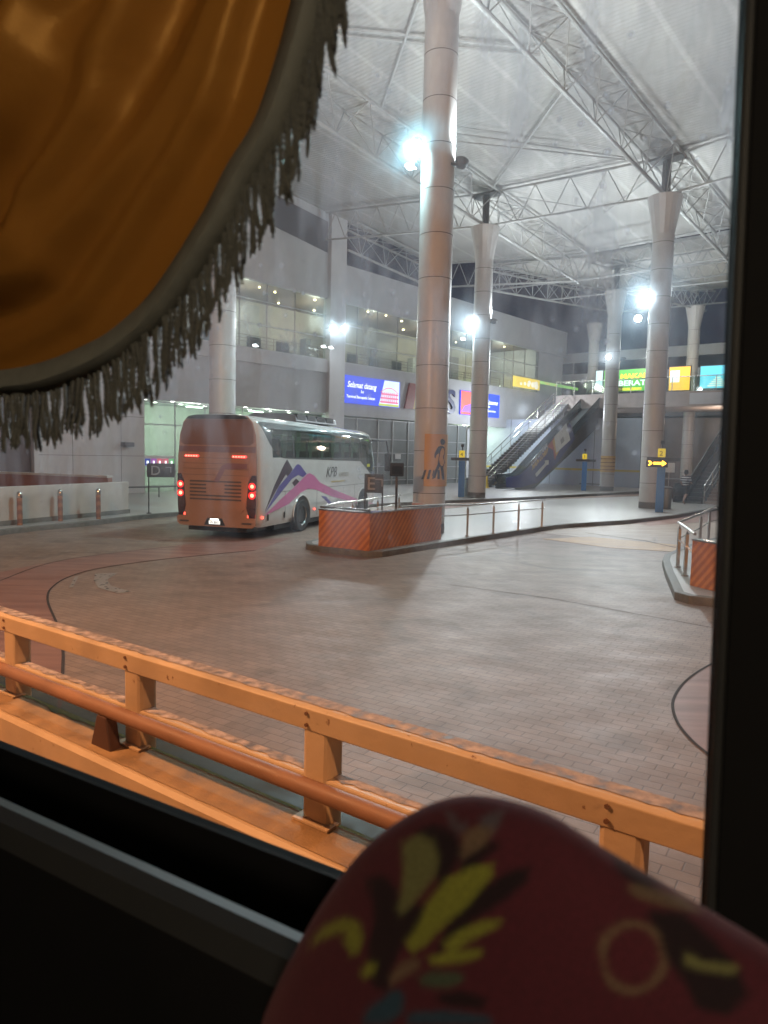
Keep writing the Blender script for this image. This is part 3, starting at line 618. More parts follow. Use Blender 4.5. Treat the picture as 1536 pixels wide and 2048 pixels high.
b = MB().prism([(.1, h_*.12), (w_*.4, h_*.12), (w_*.38, h_*.32), (w_*.26, h_*.48), (w_*.1, h_*.36)], .104, .108, 'x'); b.build('pictured_car', emis('lit_violet_print', (.25, .12, .8), .9), t)
b = MB(); text_into(b, 'Welcome', h_*.27, .101, w_*.5, h_*.55, shear=.3, bold=.006, wx=w_*.45/(h_*.27*4.0)); text_into(b, 'to', h_*.15, .101, w_*.7, h_*.40, shear=.3)
text_into(b, 'Terminal Bersepadu Selatan', h_*.12, .101, w_*.46, h_*.22, wx=w_*.50/(h_*.12*12.6)); b.build('lettering', M_wlit, t)
# big slanted red-yellow mark and the letters
s0, z1 = fp(808, 765); s1_, z0 = fp(838, 820)
P = O_F + uv(FH)*s0; t = thing('wall_emblem', 'slanted red and yellow bars beside the welcome screen on the wall', 'logo', (P.x, P.y, .15+z0), FH)
hh = z1-z0; ww = s1_-s0
MB().prism([(0, 0), (ww*.5, 0), (ww*.78, hh), (ww*.28, hh)], .01, .16, 'x').build('red_bar', mat('sign_red', (.32, .05, .04), .4), t)
MB().prism([(ww*.5, .02), (ww*.8, .02), (ww*1.08, hh), (ww*.782, hh)], .01, .15, 'x').build('yellow_bar', mat('sign_yellow', (.6, .42, .12), .4), t)
MB().prism([(ww*.82, .0), (ww*1.25, 0), (ww*1.5, hh), (ww*1.1, hh)], .01, .16, 'x').build('red_bar', mat('sign_red', (.32, .05, .04), .4), t)
s0, z1 = fp(893, 777); s1_, z0 = fp(917, 828); P = O_F + uv(FH)*s0
t = thing('wall_letters', 'large dark blue letters TBS with the S showing past the nearest column', 'lettering', (P.x, P.y, .15+z0), FH)
b = MB(); hS = (z1-z0); text_into(b, 'S', hS*1.36, .08, -.15, .02, off=.14, bold=.05, wx=(s1_-s0)/(hS*1.36*.62)); b.build('letter', mat('letter_blue', (.03, .04, .16), .35), t)
b = MB(); text_into(b, 'B', hS*1.36, .08, -2.0, .02, off=.14, bold=.05); b.build('letter', MATS['letter_blue'], t)
# directional wayfinding strip low on the left glazing
t, w_, h_ = board('wayfinding_sign', 'row of small coloured wayfinding panels in the left glazing above the D board', 'sign', (288, 911), (348, 932), mat('white_notice', (.7, .7, .7), .5), xo=-.1, th=.04)
for i, c_ in enumerate(((.03, .05, .25), (.25, .05, .3), (.5, .08, .12), (.5, .08, .12), (.1, .35, .12))):
    MB().box(.04, .05, w_*(.02+.2*i), w_*(.19+.2*i), .03, h_*.72).build('coloured_panel', mat('way_%d' % i, c_, .4, var=0, emit=c_, es=.8), t)
    MB().prism([(w_*(.07+.2*i), h_*.15), (w_*(.13+.2*i), h_*.15), (w_*(.13+.2*i), h_*.5), (w_*(.07+.2*i), h_*.5)], .05, .054, 'x').build('pictogram', M_wlit, t)
# wall bracket
P = O_F + uv(FH)*fp(250, 893, .25)[0] + nv(FH)*.25; z_ = fp(250, 893, .25)[1]
o = MB().box(0, .5, -.25, .25, 0, .22).build('wall_lamp_box', M_dkwall, bevel=.02); o.location = (P.x, P.y, .15+z_); o.rotation_euler = (0, 0, -radians(FH)); tag(o, 'small grey unlit box fixed to the white panel wall', 'wall light')

# ================================================================== BRIDGE, ESCALATORS, FAR PART
BH = -52.      # bridge runs across the view
Pb = G(1190, 802, 7.2); O_B = Vector((Pb.x, Pb.y, 0))
def bp(x, y, xo=0.): return on(x, y, O_B, BH+180, xo)
# frame: heading BH+180 -> +y to the right of the picture, +x towards ... (nv)
HB = BH+180
br = thing('link_bridge', 'upper walkway bridge with glass balustrade in front of the lit advertisements', 'bridge', O_B, HB)
# choose side facing the camera
sx = 1 if nv(HB).dot(Vector((-O_B.x, -O_B.y, 0))) > 0 else -1
y0, y1 = -3.5, 24
def bx(b, a0, a1, *r): return b.box(min(sx*a0, sx*a1), max(sx*a0, sx*a1), *r)
bx(MB(), -7, 0, y0, y1, 6.6, 7.75).build('deck', mat('bridge_fascia', (.42, .36, .33), .5, var=.1), br)
bx(MB(), .003, .06, 7.5, y1, 6.75, 7.6).build('fascia_panel', M_wall2, br)
bx(MB(), -.05, -.03, y0, y1, 7.76, 8.85).build('glass_balustrade', glass_mat('balustrade_glass', (.8, .9, .85), .1, .05), br)
b = MB(); bx(b, -.08, .0, y0, y1, 8.85, 8.91)
for k in range(18): bx(b, -.07, -.02, y0+k*1.6, y0+k*1.6+.05, 7.76, 8.85)
b.build('handrail', M_stain, br)
# far block behind the bridge
fb = thing('far_terminal_block', 'distant terminal block with pale horizontal bands behind the bridge', 'building', O_B + nv(HB)*(-sx*16), HB)
bx(MB(), -6, 0, -26, 30, 0, 6.6).build('wall', mat('brown_lower_wall', (.2, .14, .12), .5, var=.3, vs=.6), fb)
bx(MB(), -6, 0, -26, 30, 6.8, 10.6).build('wall', M_dkwall, fb)
bx(MB(), -6, .4, -26, 30, 10.6, 11.4).build('band', M_wall2, fb)
bx(MB(), -6, 0, -26, 30, 11.4, 12.6).build('window_strip', mat('dark_glazing', (.02, .025, .04), .15, var=0), fb)
bx(MB(), -6, .4, -26, 30, 12.6, 13.6).build('band', M_wall2, fb)
b = MB()
for k in range(14): bx(b, .0, .08, -25+k*4, -24.9+k*4, 6.8, 12.6)
b.build('window_frame', M_mull, fb)
for k in range(9): downl(sx*1.0, -22+k*5, 10.5, M_dlw, fb, .13)
lamp('bridge_light', br, (-sx*3, 3, 10.6), 260, (1., .95, .85), .3); lamp('bridge_light', br, (-sx*3, 13, 10.6), 260, (1., .95, .85), .3)
lamp('bridge_fill_light', br, (-sx*2.5, 9, 5.2), 220, (1., .75, .6), .3); lamp('bridge_fill_light', br, (-sx*2.5, -1, 5.2), 150, (.9, .92, 1.), .3); lamp('bridge_fill_light', br, (sx*5, -4, 6.2), 1100, (.88, .93, 1.), .3)  # no fixtures; the last lamp is added to brighten the hoarding
def ad(tl, br_, c, label, xo, name='advertising_screen', lit=1.):
    a0, z1 = bp(*tl, xo); a1, z0 = bp(*br_, xo); a0, a1 = min(a0, a1), max(a0, a1)
    P = O_B + uv(HB)*a0 + nv(HB)*xo; t = thing(name, label, 'advertisement', (P.x, P.y, z0), HB, 'lit advertisements on the bridge level')
    MB().box(-.06, .06, 0, a1-a0, 0, z1-z0).build('panel', emis('ad_%02d' % len(MATS), c, lit), t); 
    f = MB(); W, H_ = a1-a0, z1-z0
    f.box(-.08, .08, -.06, 0, -.06, H_+.06).box(-.08, .08, W, W+.06, -.06, H_+.06).box(-.08, .08, 0, W, -.06, 0).box(-.08, .08, 0, W, H_, H_+.06)
    f.build('frame', M_dksteel, t); return t, W, H_
X_ = -sx*4.5
t, W, H_ = ad((1208, 742), (1292, 781), (.12, .55, .08), 'lit green advertisement reading MAKAN! BERATA! past the farther column', X_, lit=.7)
b = MB(); f_ = sx*.062
def atext(b, body, size, y0, z0, **k):
    cu = MB(); text_into(cu, body, size, 0, y0, z0, **k); b.add([(f_+v[0]*sx, v[1] if sx > 0 else v[1], v[2]) for v in cu.v], cu.f)
atext(b, 'MAKAN!', H_*.30, W*.40, H_*.60, bold=.02, wx=1.3); b.build('lettering', emis('ad_orange', (.95, .5, .05), 1.2), t)
b = MB(); atext(b, 'BERATA!', H_*.34, W*.36, H_*.26, bold=.02, wx=1.3); b.build('lettering', M_wlit, t)
b = MB().box(min(f_, f_*1.15), max(f_, f_*1.15), W*.1, W*.9, .05, H_*.16).build('yellow_strip', emis('ad_yellow', (.9, .7, .05), 1.1), t)
t, W, H_ = ad((1340, 735), (1379, 780), (1., .48, .05), 'lit orange advertisement with a white patch right of the island column', X_, lit=1.3)
MB().box(min(f_, f_*1.15), max(f_, f_*1.15), W*.05, W*.5, H_*.35, H_*.85).build('white_patch', M_wlit, t)
t, W, H_ = ad((1402, 733), (1462, 775), (.12, .55, .75), 'lit cyan advertisement with a pale domed building, at far right', X_, lit=1.1)
b = MB()
for k in range(5): b.box(min(f_, f_*1.15), max(f_, f_*1.15), W*(.25+.06*k), W*(.9-.06*k), H_*(.08+.09*k), H_*(.14+.09*k))
b.build('pictured_building', emis('ad_pale', (.7, .75, .7), 1.), t)
t, W, H_ = ad((1193, 742), (1206, 782), (.6, .8, .85), 'narrow pale lit panel left of the green advertisement', X_)
# facade-level posters behind glass near the escalator head
for (tl, br_, c, lab) in (((1026, 751), (1078, 781), (.8, .6, .1), 'yellow floral poster behind the glazing left of the escalator head'), ((1080, 762), (1155, 781), (.35, .62, .15), 'long green and orange banner left of the escalator head')):
    s0, z1 = fp(*tl, .3); s1_, z0 = fp(*br_, .3); P = O_F + uv(FH)*s0 + nv(FH)*.3
    t = thing('printed_banner', lab, 'banner', (P.x, P.y, .15+z0), FH); W = s1_-s0; H_ = z1-z0
    MB().box(0, .05, 0, W, 0, H_).build('panel', emis('ban_%02d' % len(MATS), c, .8), t)
    b = MB()
    for k in range(9):
        r_ = random.uniform(.12, .3)*H_; cy = random.uniform(.1, .9)*W; cz = random.uniform(.25, .75)*H_
        b.prism([(cy+r_*1.5*cos(a*pi/4), cz+r_*sin(a*pi/4)) for a in range(8)], .05, .054+.001*k, 'x')
    b.build('printed_pattern', emis('ban_p%02d' % len(MATS), (.9, .85, .7) if c[0] > .5 else (.9, .4, .15), .7), t)
# hoarding wall under the bridge
Ph = G(1278, 976, .15); Pl_ = G(1075, 968, .15)
HHd = HB; O_H = Vector((Ph.x, Ph.y, .15))
hd = thing('hoarding', 'tall pale blue-grey hoarding with a yellow stripe under the bridge', 'hoarding', O_H, HHd)
lw = 17.; b = MB(); b.box(-.1, 0, -lw, 0, 0, 5.6) if sx > 0 else b.box(0, .1, -lw, 0, 0, 5.6); b.build('panel', mat('blue_grey_hoarding', (.42, .47, .56), .5, var=.06, vs=.4), hd)
f0 = .003*sx
MB().box(min(f0, f0*6), max(f0, f0*6), -lw, 0, 1.25, 1.42).build('yellow_stripe', mat('hoarding_yellow', (.55, .42, .1), .5), hd)
b = MB()
for k in range(1, 5): b.box(min(f0, f0*4), max(f0, f0*4), -k*3.9, -k*3.9+.04, 0, 5.6)
b.build('panel_joint', M_seam, hd)
MB().box(-.15, .15, .02, .3, 0, 5.8).build('end_post', M_dksteel, hd)
# ------------------------------------------------ escalators
M_esc = mat('escalator_side_panel', (.06, .06, .065), .35, .2, var=.1)
M_rub = mat('rubber_handrail', (.015, .015, .015), .45)
M_step = mat('grooved_steps', (.14, .14, .145), .4, .5)
def escalator(O, h, H_, lab, wd=1.6, banner=True, ang_=30.):
    t = thing('escalator', lab, 'escalator', O, h); run = H_/tan(radians(ang_)); y0_, y1_ = 2.0, 2.0+run
    zl = lambda y: min(max(0, (y-y0_)*tan(radians(ang_))), H_)
    for s_, nm in ((-1, 0), (1, 1)):
        x_ = s_*wd/2; xa, xb = x_-.04, x_+.04
        side = [(0, -.0), (y0_+.6, 0), (y1_+1.2, H_-.9), (y1_+2.5, H_-.9), (y1_+2.5, H_+.35), (y1_, H_+.35), (y0_, .35), (0, .35)]
        MB().prism(side, xa, xb, 'x').build('side_panel', M_esc, t)
        gl = [(.1, .352), (y0_, .352), (y1_, H_+.352), (y1_+2.4, H_+.352), (y1_+2.4, H_+1.0), (y1_, H_+1.0), (y0_, 1.0), (.1, 1.0)]
        MB().prism(gl, x_-.012, x_+.012, 'x').build('balustrade', glass_mat('escalator_glass', (.35, .38, .38), .12, .08) if 'eg' not in MATS else MATS['eg'], t)
        MB().tube([(x_, .05, .6), (x_, -.1, .8), (x_, .05, 1.02), (x_, y0_, 1.04), (x_, y1_, H_+1.04), (x_, y1_+2.5, H_+1.04)], .045, 8).build('handrail', M_rub, t, smooth=True)
    st = MB(); n = int(run/.4)
    for i in range(n+4):
        y = y0_-.8+i*.4; z = zl(y+.4); st.box(-wd/2+.045, wd/2-.045, y, y+.4, z-.3, z+.02)
    st.box(-wd/2+.045, wd/2-.045, 0, y0_-.81, -.02, .03); st.build('steps', M_step, t)
    return t, run, zl
Pe = G(1030, 979, .15)
EO = Vector((Pe.x, Pe.y, .15)) - nv(UH)*.8
esc, run, zl = escalator(EO, UH, 7.5, 'long dark escalator with a blue Lobi Utama banner rising to the bridge')
def ep(x, y): return on(x, y, EO, UH, .85)
M_navy = mat('banner_navy', (.025, .03, .16), .45, var=.05)
def epoly(pts, xa, xb): return MB().prism([ep(*p) for p in pts], xa, xb, 'x')
epoly([(1012, 975), (1040, 975), (1075, 965), (1115, 925), (1150, 878), (1140, 846), (1105, 880), (1062, 930), (1040, 950), (1012, 955)], .85, .86).build('banner', M_navy, esc)
epoly([(1094, 893), (1112, 870), (1118, 885), (1110, 920), (1108, 915), (1106, 900)], .862, .866).build('banner_flash', mat('banner_red', (.5, .1, .04), .45), esc)
epoly([(1104, 882), (1116, 870), (1124, 890), (1112, 912)], .868, .872).build('banner_flash', mat('banner_yellow', (.7, .42, .06), .45), esc)
epoly([(1108, 874), (1132, 846), (1140, 880), (1112, 906)], .874, .878).build('banner_white_panel', mat('banner_white', (.7, .7, .68), .5), esc)
epoly([(1120, 880), (1126, 872), (1128, 882), (1122, 889)], .879, .881).build('banner_emblem', mat('banner_grey', (.3, .3, .3), .5), esc)
a0 = ep(1062, 932); a1 = ep(1096, 893); sl = (a1[1]-a0[1])/(a1[0]-a0[0]); ln = a1[0]-a0[0]
b = MB(); text_into(b, 'LOBI UTAMA', .55, .864, a0[0], a0[1], slope=sl, wx=ln/(.55*6.1), bold=.01); b.build('lettering', mat('banner_white', (.7, .7, .68)), esc)
a0 = ep(1064, 941); text_c = MB(); text_into(text_c, 'MAIN LOBBY', .55, .864, a0[0], a0[1], slope=sl, wx=ln/(.55*6.1), bold=.01); text_c.build('lettering', mat('banner_yellow', (.7, .42, .06)), esc)
epoly([(1070, 948), (1090, 926), (1089, 921), (1097, 920), (1097, 930), (1094, 929), (1073, 954)], .862, .866).build('arrow', mat('banner_white', (.7, .7, .68)), esc)
Pe2 = G(1375, 1006, .15)
esc2, _, _ = escalator(Vector((Pe2.x, Pe2.y, .15)), UH, 7.5, 'dark escalator at far right beside the lit stair', 1.5)
# stairs beside each escalator
def stair(O, h, n, rise, go, wd, lab, mt):
    t = thing('staircase', lab, 'stairs', O, h)
    b = MB()
    for i in range(n): b.box(-wd/2, wd/2, i*go, (i+1)*go+.02, max(0, (i-1)*rise), (i+1)*rise)
    b.build('steps', mt, t)
    nos = MB()
    for i in range(n): nos.box(-wd/2+.02, wd/2-.02, i*go-.012, i*go-.001, (i+1)*rise-.05, (i+1)*rise-.005)
    nos.build('nosing', mat('pale_nosing', (.33, .32, .3), .5), t)
    for s_ in (-1, 1):
        x_ = s_*(wd/2+.05); hr = MB().tube([(x_, 0, 1.0), (x_, n*go, n*rise+1.0)], .03).tube([(x_, 0, .55), (x_, n*go, n*rise+.55)], .02)
        for i in range(0, n+1, 4): hr.tube([(x_, i*go, i*rise), (x_, i*go, i*rise+1.0)], .025)
        hr.build('handrail', M_stain, t, smooth=True)
    return t
Ps = EO - nv(UH)*2.6 + uv(UH)*.5
stair(Ps, UH, 36, .19, .34, 1.4, 'open stair with steel handrails on the building side of the escalator', mat('stair_concrete', (.10, .10, .10), .5))
Ps = Vector((Pe2.x, Pe2.y, .15)) + nv(UH)*2.1 + uv(UH)*.0
stair(Ps, UH, 34, .17, .3, 2.4, 'lit stone stair right of the second escalator', mat('stair_stone', (.32, .28, .26), .5))

# ================================================================== FLOODLIGHTS
def flood(px, py, D, energy, label, side=(0, 0), aim=None, size=165, r=.25, colr=(.87, .94, 1.)):
    P = GD(px, py, D); t = thing('floodlight', label, 'floodlight', P, 0, 'floodlights fixed high on the columns')
    a = Vector(aim).normalized() if aim else Vector((0, 0, 1)); q = a.to_track_quat('Z', 'Y')
    hs = MB().lathe([(.05, -.2), (.14, -.17), (.2, -.02), (.205, .0), (.17, .0), (.1, -.12)], 16).build('housing', M_dksteel, t, smooth=True)
    ln = MB().lathe([(.001, .03), (.10, .03), (.165, -.012), (.001, -.02)], 16).build('lens', M_bulb, t)
    for o in (hs, ln): o.rotation_mode = 'QUATERNION'; o.rotation_quaternion = q
    if side != (0, 0): MB().bar(a*-.15, Vector((side[0], side[1], 0))+a*-.15, .06).build('arm', M_dksteel, t)
    l = lamp('flood_light', t, a*.12, energy, colr, r, 'SPOT', spot_size=radians(size), spot_blend=.6)
    l.rotation_mode = 'QUATERNION'; l.rotation_quaternion = (-a).to_track_quat('Z', 'Y'); return t
def toward(px, py, D, tgt=(-1, 4, 1)): return Vector(tgt)-GD(px, py, D)
flood(834, 290, P_C1.y-.1, FLOOD, 'brightest bluish floodlight on the left of the nearest tall column', (.3, .1), toward(834, 290, P_C1.y, (-3, 17, 1)), colr=(.55, .92, 1.))
flood(945, 643, P_C2.y-.55, FLOOD*1.1, 'bright floodlight on the column beside the escalator', (.3, .3), toward(945, 643, P_C2.y))
flood(1296, 600, P_C3.y-.8, FLOOD*1.2, 'glaring floodlight on the pale island column', (.3, .4), toward(1296, 600, P_C3.y))
flood(1217, 714, P_C4.y-.8, FLOOD*.9, 'bright floodlight on the farther banded column', (.1, .4), toward(1217, 714, P_C4.y))
# uplights washing the column edges and the roof
flood(924, 322, P_C1.y-.2, FLOOD*.5, 'small uplight washing the right edge of the nearest tall column', (-.3, -.1), (.25, .3, 1), 150, .06)
flood(988, 640, P_C2.y-.15, FLOOD*.4, 'small uplight washing the right edge of the column beside the escalator', (-.25, -.1), (.2, .2, 1), 150, .06)
flood(1343, 598, P_C3.y-.1, FLOOD*.3, 'small uplight washing the right edge of the pale island column', (-.25, -.1), (.2, .2, 1), 150, .06)
flood(1247, 716, P_C4.y+.1, FLOOD*.2, 'faint uplight right of the farther banded column', (-.25, 0), (.2, .2, 1), 150, .06)
for P, py, nm in ((P_C1, 300, 'nearest tall column'), (P_C2, 640, 'column beside the escalator'), (P_C3, 600, 'pale island column'), (P_C4, 712, 'farther banded column')):  # added out of sight behind the columns to light the roof evenly
    Q = P + Vector((P.x, P.y, 0)).normalized()*.95; x_ = 768+FPX*Q.x/Q.y + (1024-py)*.03
    flood(x_, py+6, Q.y, FLOOD*.46, 'added unseen roof uplight behind the '+nm, tuple((P-Q).xy*.5), (.15, .3, 1), 170, .2)
Q = ST(-10, 0); t = thing('floodlight', 'added unseen uplight over the lane, on no column', 'floodlight', (Q.x, Q.y, 9), 0, 'floodlights fixed high on the columns')  # added roof light hanging free; no column stands here
MB().lathe([(.05, -.2), (.14, -.17), (.2, -.02)], 16).build('housing', M_dksteel, t); lq = lamp('flood_light', t, (0, 0, .1), FLOOD*1.0, (.87, .94, 1.), .2, 'SPOT', spot_size=radians(165), spot_blend=.4); lq.rotation_euler = (pi, 0, 0)
flood(1276, 637, P_C3.y+2, FLOOD*.1, 'small lower floodlight left of the pale island column', (.2, 0), (-.3, -1, -.4))
Pp = O_F + uv(FH)*(s_pil+.6) + nv(FH)*.5
for px, e, l_ in ((664, .5, 'left lamp of the bright pair on the pilaster'), (686, .5, 'right lamp of the bright pair on the pilaster')):
    n = nv(FH); d = ray(px, 657); tt = (Vector((Pp.x, Pp.y, 0))-CAM).dot(n)/d.dot(n); Q = CAM + d*tt
    flood(px, 657, Q.y, FLOOD*e, l_, (-.35, .3), nv(FH)*1+Vector((0, 0, -.5)))
# small spotlights (unpowered lens glow)
for i, (px, py, D, l_) in enumerate(((648, 693, 46.6, 'left small square spotlight under the pilaster pair'), (663, 695, 47, 'right small square spotlight under the pilaster pair'), (823, 333, P_C1.y-.5, 'small lamp below the bluish floodlight'), (927, 678, 47, 'oval lamp between the two columns'), (512, 691, 41.5, 'tiny wall spot on the ledge near the left column'))):
    P = GD(px, py, D); t = thing('spot_lamp', l_, 'spotlight', P, 30, 'small spotlights')
    MB().box(-.16, .16, -.1, .1, -.03, .08).build('housing', M_dksteel, t, bevel=.01); MB().box(-.14, .14, -.12, -.101, -.03, .06).box(-.12, .12, -.08, .08, -.06, -.031).build('lens', emis('spot_lens', (.9, .95, 1), 7), t)
# assumed sodium street lamp, unseen, beside our lane, lighting the near side orange
SL = Vector((-9.2, 2.4, 0))
t = thing('assumed_street_lamp', 'tall assumed sodium street lamp standing beside the lane, out of the picture to the left', 'street lamp', SL, -30, 'street lamps')
MB().lathe([(.12, 0), (.09, 3), (.06, 7.7)], 12).build('pole', M_dksteel, t, smooth=True)
MB().tube([(0, 0, 7.6), (.6, 0, 8.05), (1.6, 0, 8.2)], .045).build('arm', M_dksteel, t, smooth=True)
MB().box(1.4, 2.2, -.16, .16, 8.13, 8.3).build('lamp_head', M_dksteel, t, bevel=.03)
lamp('assumed_sodium_light', t, (1.9, 0, 7.95), 3000, (1., .45, .19), .18)
SL2 = Vector((9.5, -9, 0)); t = copy_tree(t); t.location = SL2; t['label'] = 'tall assumed sodium street lamp behind our coach, out of the picture'; t['group'] = 'street lamps'  # second assumed lamp, unseen, added to light the right faces of the posts
for k in children(t):
    if k.type == 'LIGHT': k.data = k.data.copy(); k.data.energy = 2600

# ================================================================== COACH (bus turning away)
BO = Vector((-4.68, 19.93, 0)); BHd = 18.
M_bwhite = mat('white_coach_paint', (.66, .64, .62), .22, var=.05, vs=2, coat=.6)
M_bglass = glass_mat('tinted_coach_glass', (.45, .5, .5), .3, .03)
bus = thing('coach', 'white KPB coach with pink and violet mountain livery, tail lights lit, driving away', 'bus', BO, BHd); bus.scale = (1.045, 1, 1)
prof = [(0, .32), (.9, .32), (1.17, .34), (1.24, .5), (1.27, .9), (1.27, 1.6), (1.27, 2.2), (1.262, 2.3), (1.235, 2.75), (1.20, 3.12), (1.12, 3.3), (.9, 3.42), (.45, 3.49), (0, 3.5)]
full = prof + [(-x, z) for x, z in prof[-2:0:-1]]
def xs(z):
    for i in range(2, len(prof)-1):
        if prof[i][1] <= z <= prof[i+1][1]:
            k = (z-prof[i][1])/(prof[i+1][1]-prof[i][1]); return prof[i][0]+k*(prof[i+1][0]-prof[i][0])
    return 1.27
st = [(-.10, .30, .3), (-.09, .62, .62), (-.05, .86, .9), (.02, .945, .975), (.12, .98, .995), (.3, 1, 1), (.75, 1, 1), (2.2, 1, 1), (3.7, 1, .998), (5.2, 1, .99), (6.7, 1, .985), (8.2, 1, .97), (9.3, 1, .955), (9.75, .985, .95), (10.05, .93, .935), (10.22, .82, .88), (10.3, .5, .6), (10.31, .2, .3)]
nP = len(full); vs = []
for (y, kx, kz) in st:
    for (x, z) in full:
        zc = 1.7; zz = zc+(z-zc)*kz if (y < .3 or y > 9.7) else (z if z < 2.4 else z*(kz if z > 3 else (1+(kz-1)*(z-2.4)/.6)))
        yy = y
        if y > 9.3: yy = y - max(0, z-1.3)*.30*min(1, (y-9.3)/.7)
        if y < .2: yy = y + max(0, z-2.4)*.06*(1 if y < .2 else 0)
        vs.append((x*kx, yy, zz))
fs = []; 
for i in range(len(st)-1):
    for k in range(nP):
        a, b_ = full[k], full[(k+1) % nP]; mz = (a[1]+b_[1])/2; mx_ = (abs(a[0])+abs(b_[0]))/2
        if 6 <= i <= 12 and 2.29 < mz < 3.13 and mx_ > 1.15: continue
        fs.append((i*nP+k, i*nP+(k+1) % nP, (i+1)*nP+(k+1) % nP, (i+1)*nP+k))
fs.append(tuple(range(nP))); fs.append(tuple((len(st)-1)*nP+k for k in range(nP)))
MB().add(vs, fs).build('body', M_bwhite, bus, smooth=True)
def kz_at(y):
    for i in range(len(st)-1):
        if st[i][0] <= y <= st[i+1][0]:
            k = (y-st[i][0])/(st[i+1][0]-st[i][0]); return st[i][2]+k*(st[i+1][2]-st[i][2]), st[i][1]+k*(st[i+1][1]-st[i][1])
    return 1, 1
def side_patch(ys, lo, hi, off, sgn=1, n=8):
    b = MB(); V = []
    for y in ys:
        kz, kx = kz_at(y)
        for j in range(n+1):
            z = lo(y)+(hi(y)-lo(y))*j/n; zz = z
            V.append((sgn*(xs(min(3.29, z/(kz if z > 2.6 else 1)))*kx+off), y - (max(0, z-1.3)*.30*min(1, max(0, y-9.3)/.7)), zz))
    m_ = n+1; b.add(V, [(i*m_+j, (i+1)*m_+j, (i+1)*m_+j+1, i*m_+j+1) for i in range(len(ys)-1) for j in range(n)]); return b
ys = [.12, .2, .3, .45, .6, .8, 1.0, 1.2, 1.4, 1.6, 2, 3, 4, 5, 6, 7, 8, 8.3, 8.6, 9, 9.4, 9.75, 9.95, 10.05]
def lo(y):
    if y < 1.6: t_ = (y-.1)/1.5; return 2.27 + 1.0*(1-t_)**2.2
    if y < 8.0: return 2.27-.015*(y-1.6)
    return max(1.45, 2.17-(y-8.0)*.42)
def hi(y): return 3.3-.012*y if y < 8 else 3.2-.02*(y-8)
side_patch(ys, lo, hi, .008).build('side_window', M_bglass, bus, smooth=True)
side_patch(ys, lo, hi, .008, -1).build('side_window', M_bglass, bus, smooth=True)
b = MB()
for y_ in (2.1, 7.0, 8.1):
    for sg in (1, -1): b.add([(sg*(xs(z)+.0125), y_+dy, z) for z in (2.27, 2.6, 2.9, 3.18) for dy in (0, .05)], [(0, 1, 3, 2), (2, 3, 5, 4), (4, 5, 7, 6)])
b.build('window_divider', M_black, bus)
# purple wave across lower window edge, decals
M_vio = mat('livery_violet', (.10, .075, .30), .3, var=0); M_dkv = mat('livery_dark', (.045, .02, .04), .3, var=0); M_pink = mat('livery_pink', (.62, .17, .36), .3, var=0)
def z1p(zx, zy): return on(320+zx*.32552, 780+zy*.32552, BO, BHd, 1.27)
def decal(pts, m_, off, nm='livery'):
    q = [z1p(*p) for p in pts]; cu = MB().prism(q, 1.27+off-.003, 1.27+off, 'x'); return cu.build(nm, m_, bus)
decal([(770, 425), (804, 485), (778, 535), (762, 518), (700, 620), (632, 748), (690, 590), (745, 470)], M_dkv, .004)
decal([(837, 455), (852, 462), (890, 515), (868, 535), (838, 522), (800, 545), (740, 620), (634, 754), (720, 590), (790, 510), (825, 462)], M_vio, .0045)
decal([(825, 543), (845, 562), (815, 592), (800, 570)], M_dkv, .005)
decal([(910, 510), (935, 525), (975, 570), (1060, 612), (1240, 685), (1310, 698), (1200, 694), (1050, 655), (950, 612), (900, 605), (850, 632), (780, 700), (630, 772), (720, 680), (820, 590), (870, 540), (895, 515)], M_pink, .0055)
decal([(980, 650), (1010, 655), (1050, 700), (1028, 700)], M_vio, .005)
a0 = z1p(1008, 535); a1 = z1p(1085, 470)
b = MB(); text_into(b, 'KPB', .50, 1.277, a0[0], a0[1], shear=.35, bold=-.004, wx=(z1p(1085, 535)[0]-a0[0])/(.50*2.05)); b.build('lettering', mat('livery_black', (.02, .02, .02), .4, var=0), bus)
a0 = z1p(1090, 530); b = MB(); text_into(b, 'EXPRESS', .2, 1.277, a0[0], a0[1], wx=(z1p(1160, 530)[0]-a0[0])/(.2*4.4)); b.build('lettering', mat('livery_grey', (.3, .26, .2), .4, var=0), bus)
a0 = z1p(1042, 568); a1 = z1p(1125, 562); MB().box(1.274, 1.278, a0[0], a1[0], a0[1], a0[1]+.05).build('lettering_line', mat('livery_gold', (.45, .34, .12), .4, var=0), bus)
# panel lines, skirt details
b = MB()
for y_ in (1.55, 3.9, 5.0, 6.3, 7.4): b.box(1.272, 1.2745, y_, y_+.012, .42, 1.3)
b.box(1.2722, 1.2746, 1.0, 9.2, 1.3, 1.312); b.build('locker_seam', M_seam, bus)
b = MB()
for y_ in (.45, 1.5): b.box(1.26, 1.276, y_, y_+.06, .52, .7)
b.build('skirt_vent', M_black, bus)
